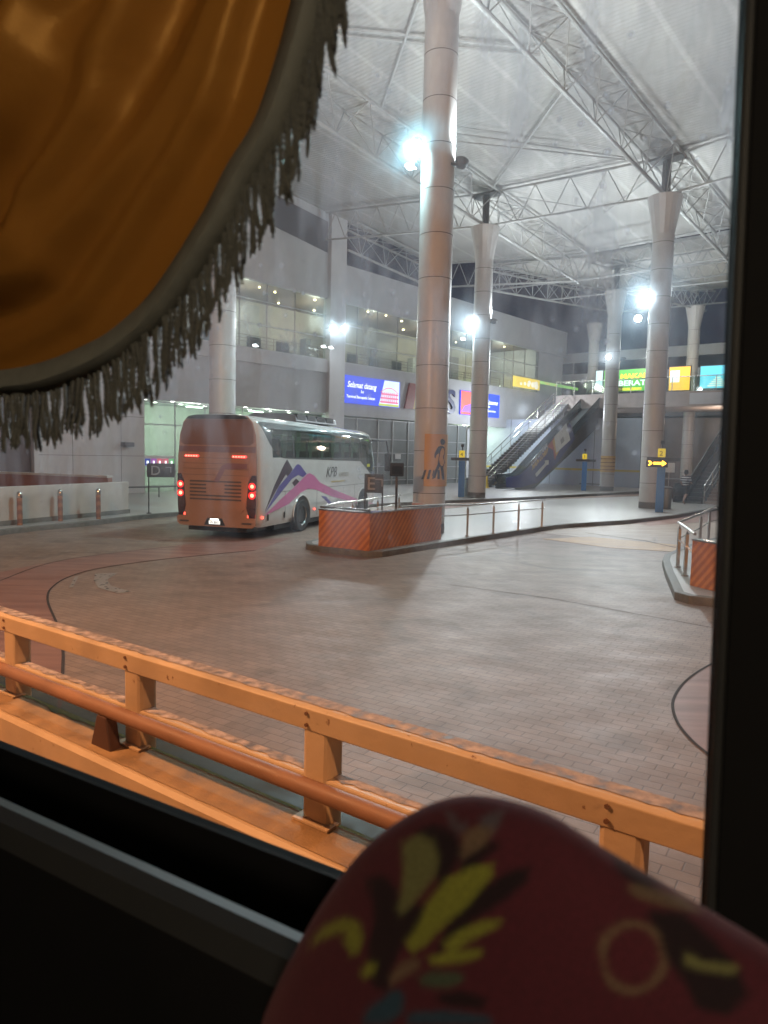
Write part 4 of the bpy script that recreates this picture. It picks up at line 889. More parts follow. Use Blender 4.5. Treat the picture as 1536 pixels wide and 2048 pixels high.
# wheels
M_tyre = mat('tyre_rubber', (.02, .02, .02), .75, bump=.3); M_rim = mat('wheel_rim', (.45, .45, .44), .35, .8)
for y_ in (2.75, 8.35):
    for sg in (1, -1):
        a_ = MB().prism([(y_+.62*cos(q*pi/16), .5+.62*sin(q*pi/16)) for q in range(17)]+[(y_-.62, .30), (y_+.62, .30)], sg*1.262, sg*1.276, 'x'); a_.build('wheel_arch', M_black, bus)
        lip = MB().tube([(sg*1.275, y_+.63*cos(q*pi/16), .5+.63*sin(q*pi/16)) for q in range(17)], .018, 6); lip.build('arch_lip', M_bwhite, bus, smooth=True)
        wz = MB(); pr = [(.30, -.14), (.47, -.14), (.5, -.1), (.5, .1), (.47, .14), (.30, .14)]
        n = 32; V = [(sg*(1.16+ (w_*1.0)), y_+r_*cos(2*pi*k/n), .5+r_*sin(2*pi*k/n)) for r_, w_ in pr for k in range(n)]
        F_ = [(i*n+k, i*n+(k+1) % n, (i+1)*n+(k+1) % n, (i+1)*n+k) for i in range(len(pr)-1) for k in range(n)]
        wh = MB().add(V, F_).build('wheel', M_tyre, bus, smooth=True)
        pr = [(.001, .02), (.09, .02), (.1, -.03), (.2, -.05), (.25, .06), (.3, .13), (.31, .12)]
        V = [(sg*(1.165+w_), y_+r_*cos(2*pi*k/n), .5+r_*sin(2*pi*k/n)) for r_, w_ in pr for k in range(n)]
        F_ = [(i*n+k, i*n+(k+1) % n, (i+1)*n+(k+1) % n, (i+1)*n+k) for i in range(len(pr)-1) for k in range(n)]
        MB().add(V, F_).build('rim', M_rim, wh, smooth=True)
MB().box(-1.1, 1.1, 1.2, 9.4, .18, .34).build('underbody', M_black, bus)
MB().box(-.9, .9, -.02, 1.2, .2, .31).build('underbody', M_black, bus)
# roof air-conditioning unit
MB().prism([(-.85, 3.44), (-.8, 3.62), (-.6, 3.7), (.6, 3.7), (.8, 3.62), (.85, 3.44)], 3.2, 6.6, 'y').build('air_conditioning_unit', mat('ac_grey', (.09, .09, .1), .4), bus, bevel=.02)
MB().prism([(-.83, 3.46), (-.78, 3.64), (-.6, 3.71), (.6, 3.71), (.78, 3.64), (.83, 3.46)], 5.6, 6.7, 'y').build('air_conditioning_cowl', mat('ac_white', (.6, .6, .6), .4), bus, bevel=.02)
b = MB()
for k in range(4): b.box(.55, .835, 3.3+k*.8, 3.95+k*.8, 3.50, 3.68)
b.build('ac_grille', M_black, bus)
# rear face parts: built on a shallow bowed surface following the body
def rear_y(x, z):
    r = max(abs(x)/1.27, 0); return -.104 + .01*(r**2) + .10*max(0, r-.62)**1.6*2.2 + max(0, z-2.4)*.06
def rear_patch(poly_rows, m_, nm, off=.006, par=None, nx=14):
    """rows: list of (z, xl, xr)"""
    V = []; 
    for (z, xl, xr) in poly_rows:
        for i in range(nx+1):
            x = xl+(xr-xl)*i/nx; V.append((x, rear_y(x, z)-off, z))
    mth = nx+1; F_ = [(j*mth+i, j*mth+i+1, (j+1)*mth+i+1, (j+1)*mth+i) for j in range(len(poly_rows)-1) for i in range(nx)]
    n0 = len(V); V2 = [(v[0], v[1]+.02, v[2]) for v in V]; F2 = [tuple(i+n0 for i in f) for f in F_]
    rim_ = []
    idx = list(range(mth)) + [j*mth+nx for j in range(1, len(poly_rows))] + [(len(poly_rows)-1)*mth+i for i in range(nx-1, -1, -1)] + [j*mth for j in range(len(poly_rows)-2, 0, -1)]
    for a in range(len(idx)): c = idx[a]; d = idx[(a+1) % len(idx)]; rim_.append((c, d, d+n0, c+n0))
    return MB().add(V+V2, F_+F2+rim_).build(nm, m_, par or bus, smooth=True)
M_rear = mat('sodium_tinted_rear_paint', (.42, .27, .195), .2, var=.08, vs=2, coat=.5)  # white coach paint with the orange sodium light put into its colour
M_rglass = mat('rear_glass', (.22, .13, .095), .08, var=.05, coat=1.)
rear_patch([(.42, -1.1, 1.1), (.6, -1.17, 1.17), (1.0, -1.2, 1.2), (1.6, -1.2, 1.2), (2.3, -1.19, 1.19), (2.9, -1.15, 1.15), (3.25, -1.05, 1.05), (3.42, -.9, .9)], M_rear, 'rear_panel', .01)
rear_patch([(2.62, -1.0, 1.0), (2.7, -1.1, 1.1), (3.0, -1.1, 1.1), (3.25, -1.02, 1.02), (3.33, -.9, .9)], M_rglass, 'rear_window', .022)
rear_patch([(3.34, -.95, .95), (3.43, -.82, .82), (3.46, -.6, .6)], M_black, 'roof_spoiler', .05)
rear_patch([(2.42, -1.16, 1.16), (2.58, -1.16, 1.16)], mat('rear_band', (.2, .12, .13), .35, var=0), 'rear_band', .018)
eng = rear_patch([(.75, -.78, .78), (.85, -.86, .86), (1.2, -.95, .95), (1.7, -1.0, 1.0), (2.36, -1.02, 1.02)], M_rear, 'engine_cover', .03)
b = MB()
for k in range(6):
    z_ = 1.08+k*.10
    for x0_, x1_ in ((-.78, -.28), (.28, .78)) if k in (2, 3, 4) else ((-.78, .78),): b.box(x0_, x1_, -.145, -.138, z_, z_+.045)
b.build('grille_slots', M_seam, eng)
b = MB()
for z_ in (1.78, 1.95, 2.1, 2.25): b.box(-.98, .98, -.142, -.1385, z_, z_+.008)
b.build('cover_crease', M_seam, eng)
# dark diagonal swoosh and faint lettering on the cover
MB().prism([(.95, 2.12), (.35, 2.12), (.2, 2.05), (-.05, 1.6), (.1, 1.6), (.3, 1.95), (.95, 1.98)], -.147, -.143, 'y').build('rear_graphic', mat('rear_graphic', (.25, .13, .15), .4, var=0), eng)
for sg in (-1, 1):
    x0_ = sg*.72
    lb_ = MB()
    for k in range(5): lb_.lathe([(.001, 0), (.045, 0), (.045, .03), (.001, .035)], 10, (0, 0, 0))
    l_ = MB().box(x0_-.22, x0_+.22, -.16, -.12, 2.27, 2.34).build('brake_light', mat('tail_red', (.4, .01, .01), .3, var=0, emit=(1., .05, .04), es=1.6), bus, bevel=.02)
    b = MB()
    for k in range(5): b.box(x0_-.19+k*.08, x0_-.14+k*.08, -.164, -.161, 2.285, 2.325)
    b.build('led_segment', emis('led_red', (1., .12, .08), 5), l_)
    cl = rear_patch([(.62, sg*1.0, sg*1.16), (.9, sg*.93, sg*1.19), (1.6, sg*.98, sg*1.2), (1.8, sg*1.08, sg*1.2)] if sg > 0 else [(.62, -1.16, -1.0), (.9, -1.19, -.93), (1.6, -1.2, -.98), (1.8, -1.2, -1.08)], mat('tail_cluster_dark', (.05, .01, .01), .15, var=0, coat=1.), 'tail_light', .04)
    for z_, e_ in ((1.25, 9), (1.5, 8)):
        n = 14; X = sg*1.09; Y = rear_y(X, z_)-.048
        MB().add([(X, Y-.02, z_)]+[(X+.055*cos(2*pi*k/n), Y, z_+.055*sin(2*pi*k/n)) for k in range(n)], [(0, k+1, (k+1) % n+1) for k in range(n)]).build('lamp_lens', emis('tail_%d' % e_, (1., .10, .06), e_), cl)
        ring = MB().tube([(X+.085*cos(2*pi*k/n), Y-.002, z_+.085*sin(2*pi*k/n)) for k in range(n+1)], .018, 6); ring.build('lamp_ring', mat('tail_ring_red', (.5, .01, .01), .3, var=0, emit=(1., .02, .02), es=1.2), cl)
    MB().box(sg*1.0-.05, sg*1.0+.05, rear_y(1.0, .66)-.03, rear_y(1., .66), .63, .70).build('reflector', emis('refl_red', (1., .08, .05), 3), bus)
o = lamp('tail_glow', bus, (1.15, -.35, 1.3), 2.2, (1, .06, .04), .08)
MB().add([(1.276, .95, .62), (1.276, 1.03, .62), (1.276, 1.03, .7), (1.276, .95, .7)], [(0, 1, 2, 3)]); 
for y_ in (.12, 3.7): MB().box(1.25 if y_ < 1 else 1.274, 1.285, y_, y_+.07, .6, .66).build('side_marker', emis('refl_red', (1., .08, .05), 3), bus)
# bumper with plate recess
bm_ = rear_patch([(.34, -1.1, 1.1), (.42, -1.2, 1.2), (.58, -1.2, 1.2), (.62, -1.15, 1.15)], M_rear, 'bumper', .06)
MB().prism([(-.32, .38), (.32, .38), (.22, .58), (-.22, .58)], -.178, -.172, 'y').build('plate_recess', M_black, bm_)
pl_ = MB().box(-.17, .17, -.184, -.179, .41, .51).build('number_plate', mat('plate', (.6, .6, .6), .4, var=0, emit=(1, 1, .95), es=.9), bm_)
cu = MB(); tcu = MB(); text_into(tcu, 'W 8811', .1, 0, -.15, .425); cu.add([(v[1]*.9, -.186+v[0]*.3, v[2]) for v in tcu.v], tcu.f); cu.build('lettering', M_black, pl_)
MB().box(-.12, .12, -.19, -.18, .535, .555).build('plate_lamp', emis('plate_lamp', (1, 1, .9), 14), bm_)
for sg in (-1, 1): MB().box(sg*.95-.14, sg*.95+.14, rear_y(.95, .5)-.075, rear_y(.95, .5)-.055, .44, .49).build('fog_lamp', M_seam, bm_)
# inner seats, curtains
M_seat = mat('coach_seat', (.05, .12, .07), .8); M_cur = mat('green_coach_curtain', (.30, .5, .32), .8)
for k in range(8):
    for xx in (-1.0, -.5, .5, 1.0):
        y_ = 1.3+k*.95
        MB().box(xx-.2, xx+.2, y_, y_+.16, 1.7, 2.85).build('seat', M_seat, bus, bevel=.06)
        MB().box(xx-.17, xx+.17, y_-.012, y_-.001, 2.5, 2.8).build('headrest_cloth', M_cur, bus)
for k in range(7):
    y_ = 1.6+k*.95
    for sg in (-1, 1):
        V = []; 
        for i in range(9):
            for z_ in (2.3, 2.7, 3.1): V.append((sg*(1.15+.025*sin(i*1.9)), y_+.035*i*(1 if z_ > 2.5 else .6), z_))
        MB().add(V, [(i*3+j, (i+1)*3+j, (i+1)*3+j+1, i*3+j+1) for i in range(8) for j in range(2)]).build('curtain', M_cur, bus, smooth=True)
MB().box(-1.2, 1.2, .8, 9.2, 1.2, 1.25).build('floor', M_black, bus)
b = MB().box(-.3, .3, 1.2, 9.0, 3.3, 3.33).build('assumed_cabin_lamp', emis('cabin_green', (.7, 1., .75), 1.6), bus)  # assumed glowing strip, added out of sight to light the coach interior green
# windscreen + mirrors
MB().tube([(1.2, 9.6, 3.0), (1.55, 10.25, 3.0), (1.6, 10.4, 2.5)], .035).build('mirror_arm', M_black, bus, smooth=True)
MB().box(1.45, 1.72, 10.33, 10.46, 1.75, 2.5).build('mirror', M_black, bus, bevel=.06)
MB().box(-1.72, -1.45, 10.33, 10.46, 1.75, 2.5).build('mirror', M_black, bus, bevel=.06)
MB().box(1.283, 1.29, 8.75, 9.05, 1.95, 2.06).build('yellow_sticker', mat('sticker_yellow', (.75, .7, .05), .4, var=0), bus)

# ================================================================== ISLAND WALLS + HANDRAILS
def wall_thing(pts, z0, z1, th, label, tops=None):
    """orange sheeted planter wall following pts"""
    o = Vector((pts[0][0], pts[0][1], z0)); t = thing('planter_wall', label, 'barrier', o, 0, 'orange hazard-sheeted walls at the island tips')
    for i in range(len(pts)-1):
        a = Vector((pts[i][0], pts[i][1], 0)); c = Vector((pts[i+1][0], pts[i+1][1], 0)); h = degrees(atan2(c.x-a.x, c.y-a.y)); L_ = (c-a).length
        pn = MB().box(-th, 0, 0, L_, 0, z1-z0).build('sheeted_panel', M_orange_st, t, bevel=.004)
        pn.location = a-Vector((o.x, o.y, 0)); pn.rotation_euler = (0, 0, -radians(h))
        cap_ = MB().box(-th-.02, .02, -.0, L_, z1-z0+.002, z1-z0+.03).build('coping', M_stain, t); cap_.location = pn.location; cap_.rotation_euler = pn.rotation_euler
    return t
A1, A2, A3 = (-1.62, 17.62), (-.33, 16.86), (1.62, 19.3)
PW = G(882, 1078, .15); A3 = (PW.x, PW.y)
wall_thing([A3[:2], A2, A1][::-1], .15, 1.05, .18, 'orange diagonally striped wall at the tip of the central island')
wall_thing([(5.78, 13.2), (6.02, 12.5), (6.5, 12.25), (8.4, 14.5)], .15, 1.0, .18, 'orange diagonally striped wall at the tip of the right island')
def railing(path, posts, z1, label, r=.03, zmid=None):
    P0 = Vector((path[0][0], path[0][1], .15)); t = thing('handrail', label, 'railing', P0, 0, 'stainless steel handrails on the islands')
    L_ = [Vector((p[0], p[1], p[2] if len(p) > 2 else z1)) - P0 for p in path]
    MB().tube(L_, r, 10).build('top_rail', M_stain, t, smooth=True)
    if zmid: MB().tube([Vector((p[0], p[1], zmid)) - P0 for p in path], r*.55, 8).build('mid_rail', M_stain, t, smooth=True)
    for p in posts:
        q = Vector((p[0], p[1], .15)) - P0
        MB().box(q.x-.03, q.x+.03, q.y-.03, q.y+.03, 0, z1-.15-.12).lathe([(.03, z1-.27), (.008, z1-.2), (.008, z1-.16)], 8, (q.x, q.y, 0)).lathe([(.07, .0), (.07, .02), (.03, .025)], 12, (q.x, q.y, 0)).build('post', M_stain, t)
    return t
rp = [G(934, 1073, .15), G(986, 1067, .15), G(1036, 1060, .15), G(1083, 1054, .15)]
pe = rp[-1]
railing([(A3[0]-1.2, A3[1]-1.55, 1.14), (A3[0], A3[1]+.05, 1.1), (rp[0].x, rp[0].y, 1.06), (pe.x+.1, pe.y+.1, 1.06)], [(p.x, p.y) for p in rp], 1.06, 'stainless handrail along the right edge of the central island', zmid=.78)
railing([(-.33, 16.95, 1.12), (-1.58, 17.72, 1.12), (-1.35, 19.0, 1.12), (-.75, 20.6, 1.10), (.55, 24.0, 1.1)], [(-1.35, 19.1), (-.9, 20.3), (-.2, 22.1), (.5, 23.9)], 1.10, 'stainless handrail around the tip of the central island, on the coach side', zmid=.8)
railing([(5.82, 13.2, 1.12), (6.13, 14.26, 1.12), (6.5, 15.6, 1.12), (8.2, 18.3, 1.12), (9.3, 20.2, 1.12), (12, 23.6, 1.12)], [(6.13, 14.26), (6.45, 15.4), (8.2, 18.3), (9.2, 20.0), (10.6, 21.8)], 1.12, 'stainless handrail at the near end of the right island', zmid=.75)

# ================================================================== SIGNS AND POSTS
M_signk = mat('sign_charcoal', (.035, .04, .05), .4)
def letter_board(P, h, W, H_, zb, txt, label, legs, lblab, arrow=True):
    t = thing('direction_board', label, 'sign', P, h)
    MB().box(-.03, .03, -W/2, W/2, zb, zb+H_).build('panel', M_signk, t, bevel=.008)
    b = MB(); text_into(b, txt, H_*.95, .033, -W*.38, zb+H_*.17, bold=.004); b.build('lettering', mat('sign_white', (.30, .31, .33), .4, var=0), t)
    b = MB()
    if arrow:
        c = (W*.27, zb+H_*.55); s_ = H_*.2
        b.prism([(c[0]-s_, c[1]+s_), (c[0]+s_, c[1]+s_), (c[0]+s_*1., c[1]-s_), (c[0]+s_*.7, c[1]-s_), (c[0]+s_*.7, c[1]+s_*.7), (c[0]-s_, c[1]+s_*.7)], .0305, .034, 'x')
        b.build('arrow', mat('sign_grey', (.3, .32, .35), .4, var=0), t)
    for y_ in legs: MB().box(-.02, .02, y_-.02, y_+.02, 0, zb+.1).lathe([(.09, 0), (.09, .02), (.02, .03)], 12, (0, y_, 0)).build('leg', M_black, t)
P = G(300, 1026, .15); h_ = atan2(-P.x, -P.y); Hs = degrees(h_)-90
def face(P, tw=0.): return degrees(atan2(-P[0], -P[1])) - 90 + tw
letter_board(Vector((P.x+.4, P.y, .15)), face(P), .95, .50, 1.3, 'D', 'charcoal board with the letter D and an arrow, left of the coach', [-.42], '')
P = G(752, 1052, .15); P = Vector((-.28, 18.6, .15))
letter_board(P, face(P, 8), .50, .50, 1.3, 'E', 'charcoal board with the letter E and an arrow behind the orange wall', [-.23, .23], '')
P = Vector((.33, 19.6, .15)); t = thing('ticket_post', 'dark box on a slim pole between the E board and the nearest column', 'post', P, face(P))
MB().lathe([(.09, 0), (.09, .02), (.035, .03), (.035, 1.75)], 12).build('pole', M_dksteel, t)
MB().box(-.12, .12, -.19, .19, 1.72, 2.1).build('box', M_black, t, bevel=.03)
b = MB().box(.121, .13, -.14, .14, 1.78, 2.0).build('lens', mat('dark_lens', (.02, .02, .02), .1, var=0), t)
P = Vector((.95, 20.25, .15)); o = MB().box(-.16, .16, -.1, .1, 0.0, .95).build('control_cabinet', mat('cabinet_red_brown', (.4, .2, .15), .5), bevel=.02); o.location = P; tag(o, 'small reddish cabinet at the left foot of the nearest column', 'cabinet')
# walking-man panel wrapped on nearest column
t = thing('crossing_sign', 'yellow panel with black walking man and zebra stripes on the nearest column', 'sign', (C1.x, C1.y, .15), 0)
za, zb_ = GD(866, 868, C1.y-.5).z-.15, GD(866, 973, C1.y-.5).z-.15
vd = atan2(-C1.y, -C1.x)     # azimuth towards the camera
def cyl(ua, z, r): a = vd + ua/.5; return (r*cos(a), r*sin(a), z)
b = MB(); n = 16; u0, u1 = -.17, .75
V = [cyl(u0+(u1-u0)*i/n, z, r) for r in (.505, .512) for z in (zb_, za) for i in range(n+1)]; m_ = n+1
F_ = [(i, i+1, m_+i+1, m_+i) for i in range(n)]+[(2*m_+i, 2*m_+i+1, 3*m_+i+1, 3*m_+i) for i in range(n)]+[(i, i+1, 2*m_+i+1, 2*m_+i) for i in range(n)]+[(m_+i, m_+i+1, 3*m_+i+1, 3*m_+i) for i in range(n)]+[(0, m_, 3*m_, 2*m_), (n, m_+n, 3*m_+n, 2*m_+n)]
b.add(V, F_).build('panel', mat('crossing_yellow', (.62, .34, .07), .45, var=.1), t, smooth=True)
hp = za-zb_
def cpoly(pts, r=.517):
    bm = bmesh.new(); vs_ = [bm.verts.new((p[0], p[1], 0)) for p in pts]; bm.faces.new(vs_); bmesh.ops.triangulate(bm, faces=bm.faces)
    V = [cyl(v.co.x, v.co.y, r) for v in bm.verts]; F_ = [tuple(v.index for v in f.verts) for f in bm.faces]
    bm.verts.index_update(); F_ = [tuple(v.index for v in f.verts) for f in bm.faces]; bm.free(); return V, F_
b = MB()
def zc(px, py):    # picture pixel in the zoom of the sign -> (arc, z)
    x_ = 580+px/2.844; y_ = 850+py/2.844; Q = GD(x_, y_, C1.y-.47); off = (Q.x-C1.x-.03)
    a = math.asin(max(-.98, min(.98, (Vector((Q.x, Q.y, 0))-Vector((C1.x, C1.y, 0))).dot(Vector((-sin(vd), cos(vd), 0)))/.5))); return (a*.5, Q.z-.15)
for pts in ([(855, 82), (866, 78), (877, 84), (881, 96), (876, 110), (866, 114), (857, 110), (853, 96)],
            [(842, 122), (862, 118), (876, 124), (880, 150), (874, 185), (878, 215), (870, 240), (876, 300), (862, 305), (856, 255), (852, 235), (838, 262), (826, 300), (806, 308), (822, 262), (838, 225), (842, 195), (848, 160), (832, 170), (828, 188), (820, 186), (822, 160)],
            [(765, 256), (778, 254), (762, 308), (748, 308)], [(790, 256), (803, 254), (792, 308), (778, 308)], [(815, 256), (822, 256), (812, 290), (806, 290)], [(838, 256), (850, 256), (850, 308), (836, 308)], [(862, 256), (872, 256), (876, 312), (864, 312)]):
    V, F_ = cpoly([zc(*p) for p in pts]); b.add(V, F_)
b.build('pictogram', M_black, t)
# orange notice on column C4
t = thing('column_notice', 'orange notice with black lines wrapped on the farther column', 'notice', (P_C4.x, P_C4.y, .15), 0)
za, zb_ = GD(1213, 912, P_C4.y).z-.15, GD(1213, 944, P_C4.y).z-.15
MB().lathe([(.51, zb_), (.51, za)], 32, cap=False).build('panel', mat('notice_orange', (.72, .45, .16), .45), t, smooth=True)
b = MB()
for k in range(4): b.lathe([(.515, zb_+.14+k*(za-zb_)/4.4), (.515, zb_+.19+k*(za-zb_)/4.4)], 32, cap=False)
b.build('printed_lines', mat('notice_ink', (.12, .06, .02), .5, var=0), t)
# blue boarding posts
M_bpost = mat('blue_post_paint', (.07, .22, .50), .4, var=.08)
def boarding(px, py, htop, label, led=False, sc_=1.):
    P = G(px, py+(8 if led else 0), .15); t = thing('boarding_post', label, 'post', P, face(P), 'blue boarding posts')
    H_ = GD(px, htop, P.y).z-.15
    MB().box(-.17, .17, -.17, .17, 0, H_-.02).build('post', M_bpost, t, bevel=.02)
    MB().box(-.1, .1, -.62, .75, H_, H_+.16).build('display_board', M_signk, t, bevel=.01)
    sg_ = MB().box(-.08, .08, -.18, .14, H_+.17, H_+.55).build('bay_number_sign', mat('lit_yellow_sign', (.8, .6, .05), .4, var=0, emit=(1., .72, .03), es=(.95 if led or px > 1100 else .35)), t, bevel=.02)
    b = MB(); text_into(b, {922: '4', 1167: '3'}.get(px, '2'), .3, .083, -.11, H_+.24); b.build('lettering', M_signk, sg_)
    MB().tube([(0, 0, H_+.55), (0, 0, H_+.75)], .025).build('camera_stalk', M_black, t)
    MB().box(-.09, .09, -.08, .08, H_+.75, H_+.9).build('camera', M_signk, t, bevel=.02)
    if led:
        e = emis('led_amber', (1., .42, .02), 7); b = MB()
        b.prism([(-.34, H_-.05), (.02, H_-.05), (.02, H_+.03), (.2, H_-.1), (.02, H_-.23), (.02, H_-.15), (-.34, H_-.15)], .246, .252, 'x')
        b.prism([(-.56, H_-.0), (-.48, H_-.0), (-.38, H_-.1), (-.48, H_-.2), (-.56, H_-.2), (-.48, H_-.1)], .246, .252, 'x')
        MB().box(.175, .244, -.64, .26, H_-.28, H_-.003).build('led_box', M_signk, t); b.build('led_arrow', e, t)
    return t
boarding(922, 994, 921, 'blue post left of the column beside the escalator')
boarding(1167, 981, 923, 'blue post left of the farther banded column with a lit yellow sign')
boarding(1318, 1016, 922, 'blue post against the pale island column with an orange LED arrow', True)
# litter bins
for px, py, l_ in ((936, 993, 'grey litter bin right of the blue post at the middle column'), (1332, 1017, 'grey litter bin right of the blue post at the island column')):
    P = G(px, py, .15); t = thing('litter_bin', l_, 'bin', P, face(P), 'grey litter bins')
    MB().lathe([(.2, 0), (.22, .02), (.24, .95)], 20).build('drum', mat('bin_grey', (.28, .29, .28), .45, .3), t, smooth=True); MB().lathe([(.25, .95), (.25, 1.0), (.15, 1.06), (.001, 1.07)], 20).build('lid', M_dksteel, t, smooth=True)
# yellow wet floor cone, blue tub near escalator foot
P = G(973, 976, .15); t = thing('warning_cone', 'small yellow floor cone at the foot of the escalator', 'cone', P)
MB().lathe([(.24, 0), (.24, .04), (.16, .06), (.05, .85), (.001, .88)], 14).build('cone', mat('cone_yellow', (.7, .5, .05), .5), t, smooth=True)
P = G(996, 974, .15); t = thing('brass_stand', 'low brown stand beside the escalator entry', 'stand', P, face(P))
MB().box(-.2, .2, -.45, .45, .1, .75).build('body', mat('stand_brown', (.35, .25, .1), .4), t, bevel=.03); MB().box(-.15, -.1, -.4, -.35, 0, .1).box(.1, .15, .35, .4, 0, .1).build('foot', M_black, t)
P = G(1022, 974, .15) - nv(UH)*-.2; 
# bench by C4 and dark notice board
P = G(1186, 979, .15); t = thing('bench', 'low dark bench between the blue post and the farther column', 'bench', P, face(P))
MB().box(-.25, .25, -1.0, 1.0, .38, .44).build('seat', M_dksteel, t, bevel=.01)
for y_ in (-.8, .8): MB().box(-.2, .2, y_-.03, y_+.03, 0, .38).build('leg', M_dksteel, t)
P = G(1190, 966, .15); t = thing('notice_board', 'dark notice board against the hoarding left of the farther column', 'notice board', P, face(P))
MB().box(-.04, .04, -.75, .75, .9, 2.3).build('panel', M_signk, t); MB().box(-.03, .03, -.6, -.54, 0, .9).build('leg', M_dksteel, t); MB().box(-.03, .03, .54, .6, 0, .9).build('leg', M_dksteel, t)
# counter & signs near person
P = G(1345, 997, .15); t = thing('counter', 'dark counter beneath the bridge beside the striped-shirt person', 'counter', P, face(P))
MB().box(-.4, .4, -.7, .9, 0, 1.15).build('body', mat('counter_dark', (.05, .04, .045), .4), t, bevel=.02); MB().box(-.45, .45, -.75, .95, 1.152, 1.2).build('top', M_dksteel, t)
P = G(1352, 1003, .15); P = Vector((P.x, P.y+1.2, .15)); t = thing('white_notice_stand', 'white square notice on a thin stand near the person', 'sign', P, face(P))
MB().box(-.02, .02, -.25, .3, 1.6, 2.15).build('panel', mat('notice_white', (.75, .75, .75), .4, var=0), t, bevel=.03); MB().box(-.02, .02, -.02, .02, 0, 1.6).lathe([(.2, 0), (.2, .03), (.02, .04)], 12).build('pole', M_stain, t)
# bollards
M_boll = stripe_mat('bollard_sheeting', (.34, .16, .08), (.20, .085, .045), 22, 1.1)
for i, ((px, py), l_) in enumerate(zip(((40, 1050), (121, 1042), (197, 1038)), ('striped orange bollard with steel dome, nearest the left edge of the photo', 'middle striped orange bollard of the three at the parapet', 'striped orange bollard nearest the parapet end'))):
    P = G(px, py, .15); t = thing('bollard', l_, 'bollard', P, -30, 'striped bollards along the left kerb')
    MB().lathe([(.075, 0), (.075, .86)], 20).build('sleeve', M_boll, t, smooth=True)
    MB().lathe([(.08, .80), (.085, .86), (.082, .92), (.06, .97), (.03, .995), (.001, 1.0)], 20).build('dome', M_stain, t, smooth=True)
# parapet on the left: white face + red inner ramp wall
P1 = G(258, 1026, .15); P0_ = G(0, 1052, .15); dirp = (Vector((P0_.x, P0_.y, 0))-Vector((P1.x, P1.y, 0)))
h = degrees(atan2(-dirp.x, -dirp.y))
t = thing('ramp_parapet', 'low off-white parapet wall behind the striped bollards', 'wall', (P1.x, P1.y, .15), h)
L_ = dirp.length+6
MB().box(-.25, 0, -L_, 0, 0, 1.12).build('wall', mat('parapet_white', (.48, .45, .42), .55, var=.08), t, bevel=.015)
MB().box(.001, .05, -L_, 0, 0, .14).build('skirting', M_kerb, t)
Q = G(0, 943, 1.45); t = thing('ramp_parapet', 'reddish rear parapet of the ramp with a pale coping', 'wall', (P1.x, P1.y, .15), 0)
a_ = Vector((P1.x-.9, P1.y+.6, 0)); c_ = Vector((Q.x, Q.y, 0)); hh_ = degrees(atan2(c_.x-a_.x, c_.y-a_.y)); L2 = (c_-a_).length+8
w_ = MB().box(-.12, .12, 0, L2, 0, 1.22).build('wall', mat('parapet_red', (.27, .12, .085), .55), t); w_.location = a_-Vector((P1.x, P1.y, 0)); w_.rotation_euler = (0, 0, -radians(hh_))
w_ = MB().box(-.16, .16, 0, L2, 1.222, 1.30).build('coping', mat('parapet_white', (.48, .45, .42)), t); w_.location = a_-Vector((P1.x, P1.y, 0)); w_.rotation_euler = (0, 0, -radians(hh_))
# dark wall far left behind curtain
o = MB().box(-.3, 0, -30, -5.3, -.15, 24).build('side_wall', mat('mauve_grey_wall', (.14, .11, .12), .55), None); o.location = O_F; o.rotation_euler = (0, 0, -radians(FH)); tag(o, 'dark mauve-grey wall behind the ramp parapets at far left', 'wall')
# low bench rail beside D sign
P = G(318, 994, .15); t = thing('low_rail', 'low steel rail on the terrace behind the D board', 'railing', P, FH)
b = MB().tube([(0, -2, .5), (0, 3, .5)], .04)
for y_ in (-1.8, 0, 1.2, 2.8): b.tube([(0, y_, 0), (0, y_, .5)], .03)
b.build('rail', M_dksteel, t, smooth=True)

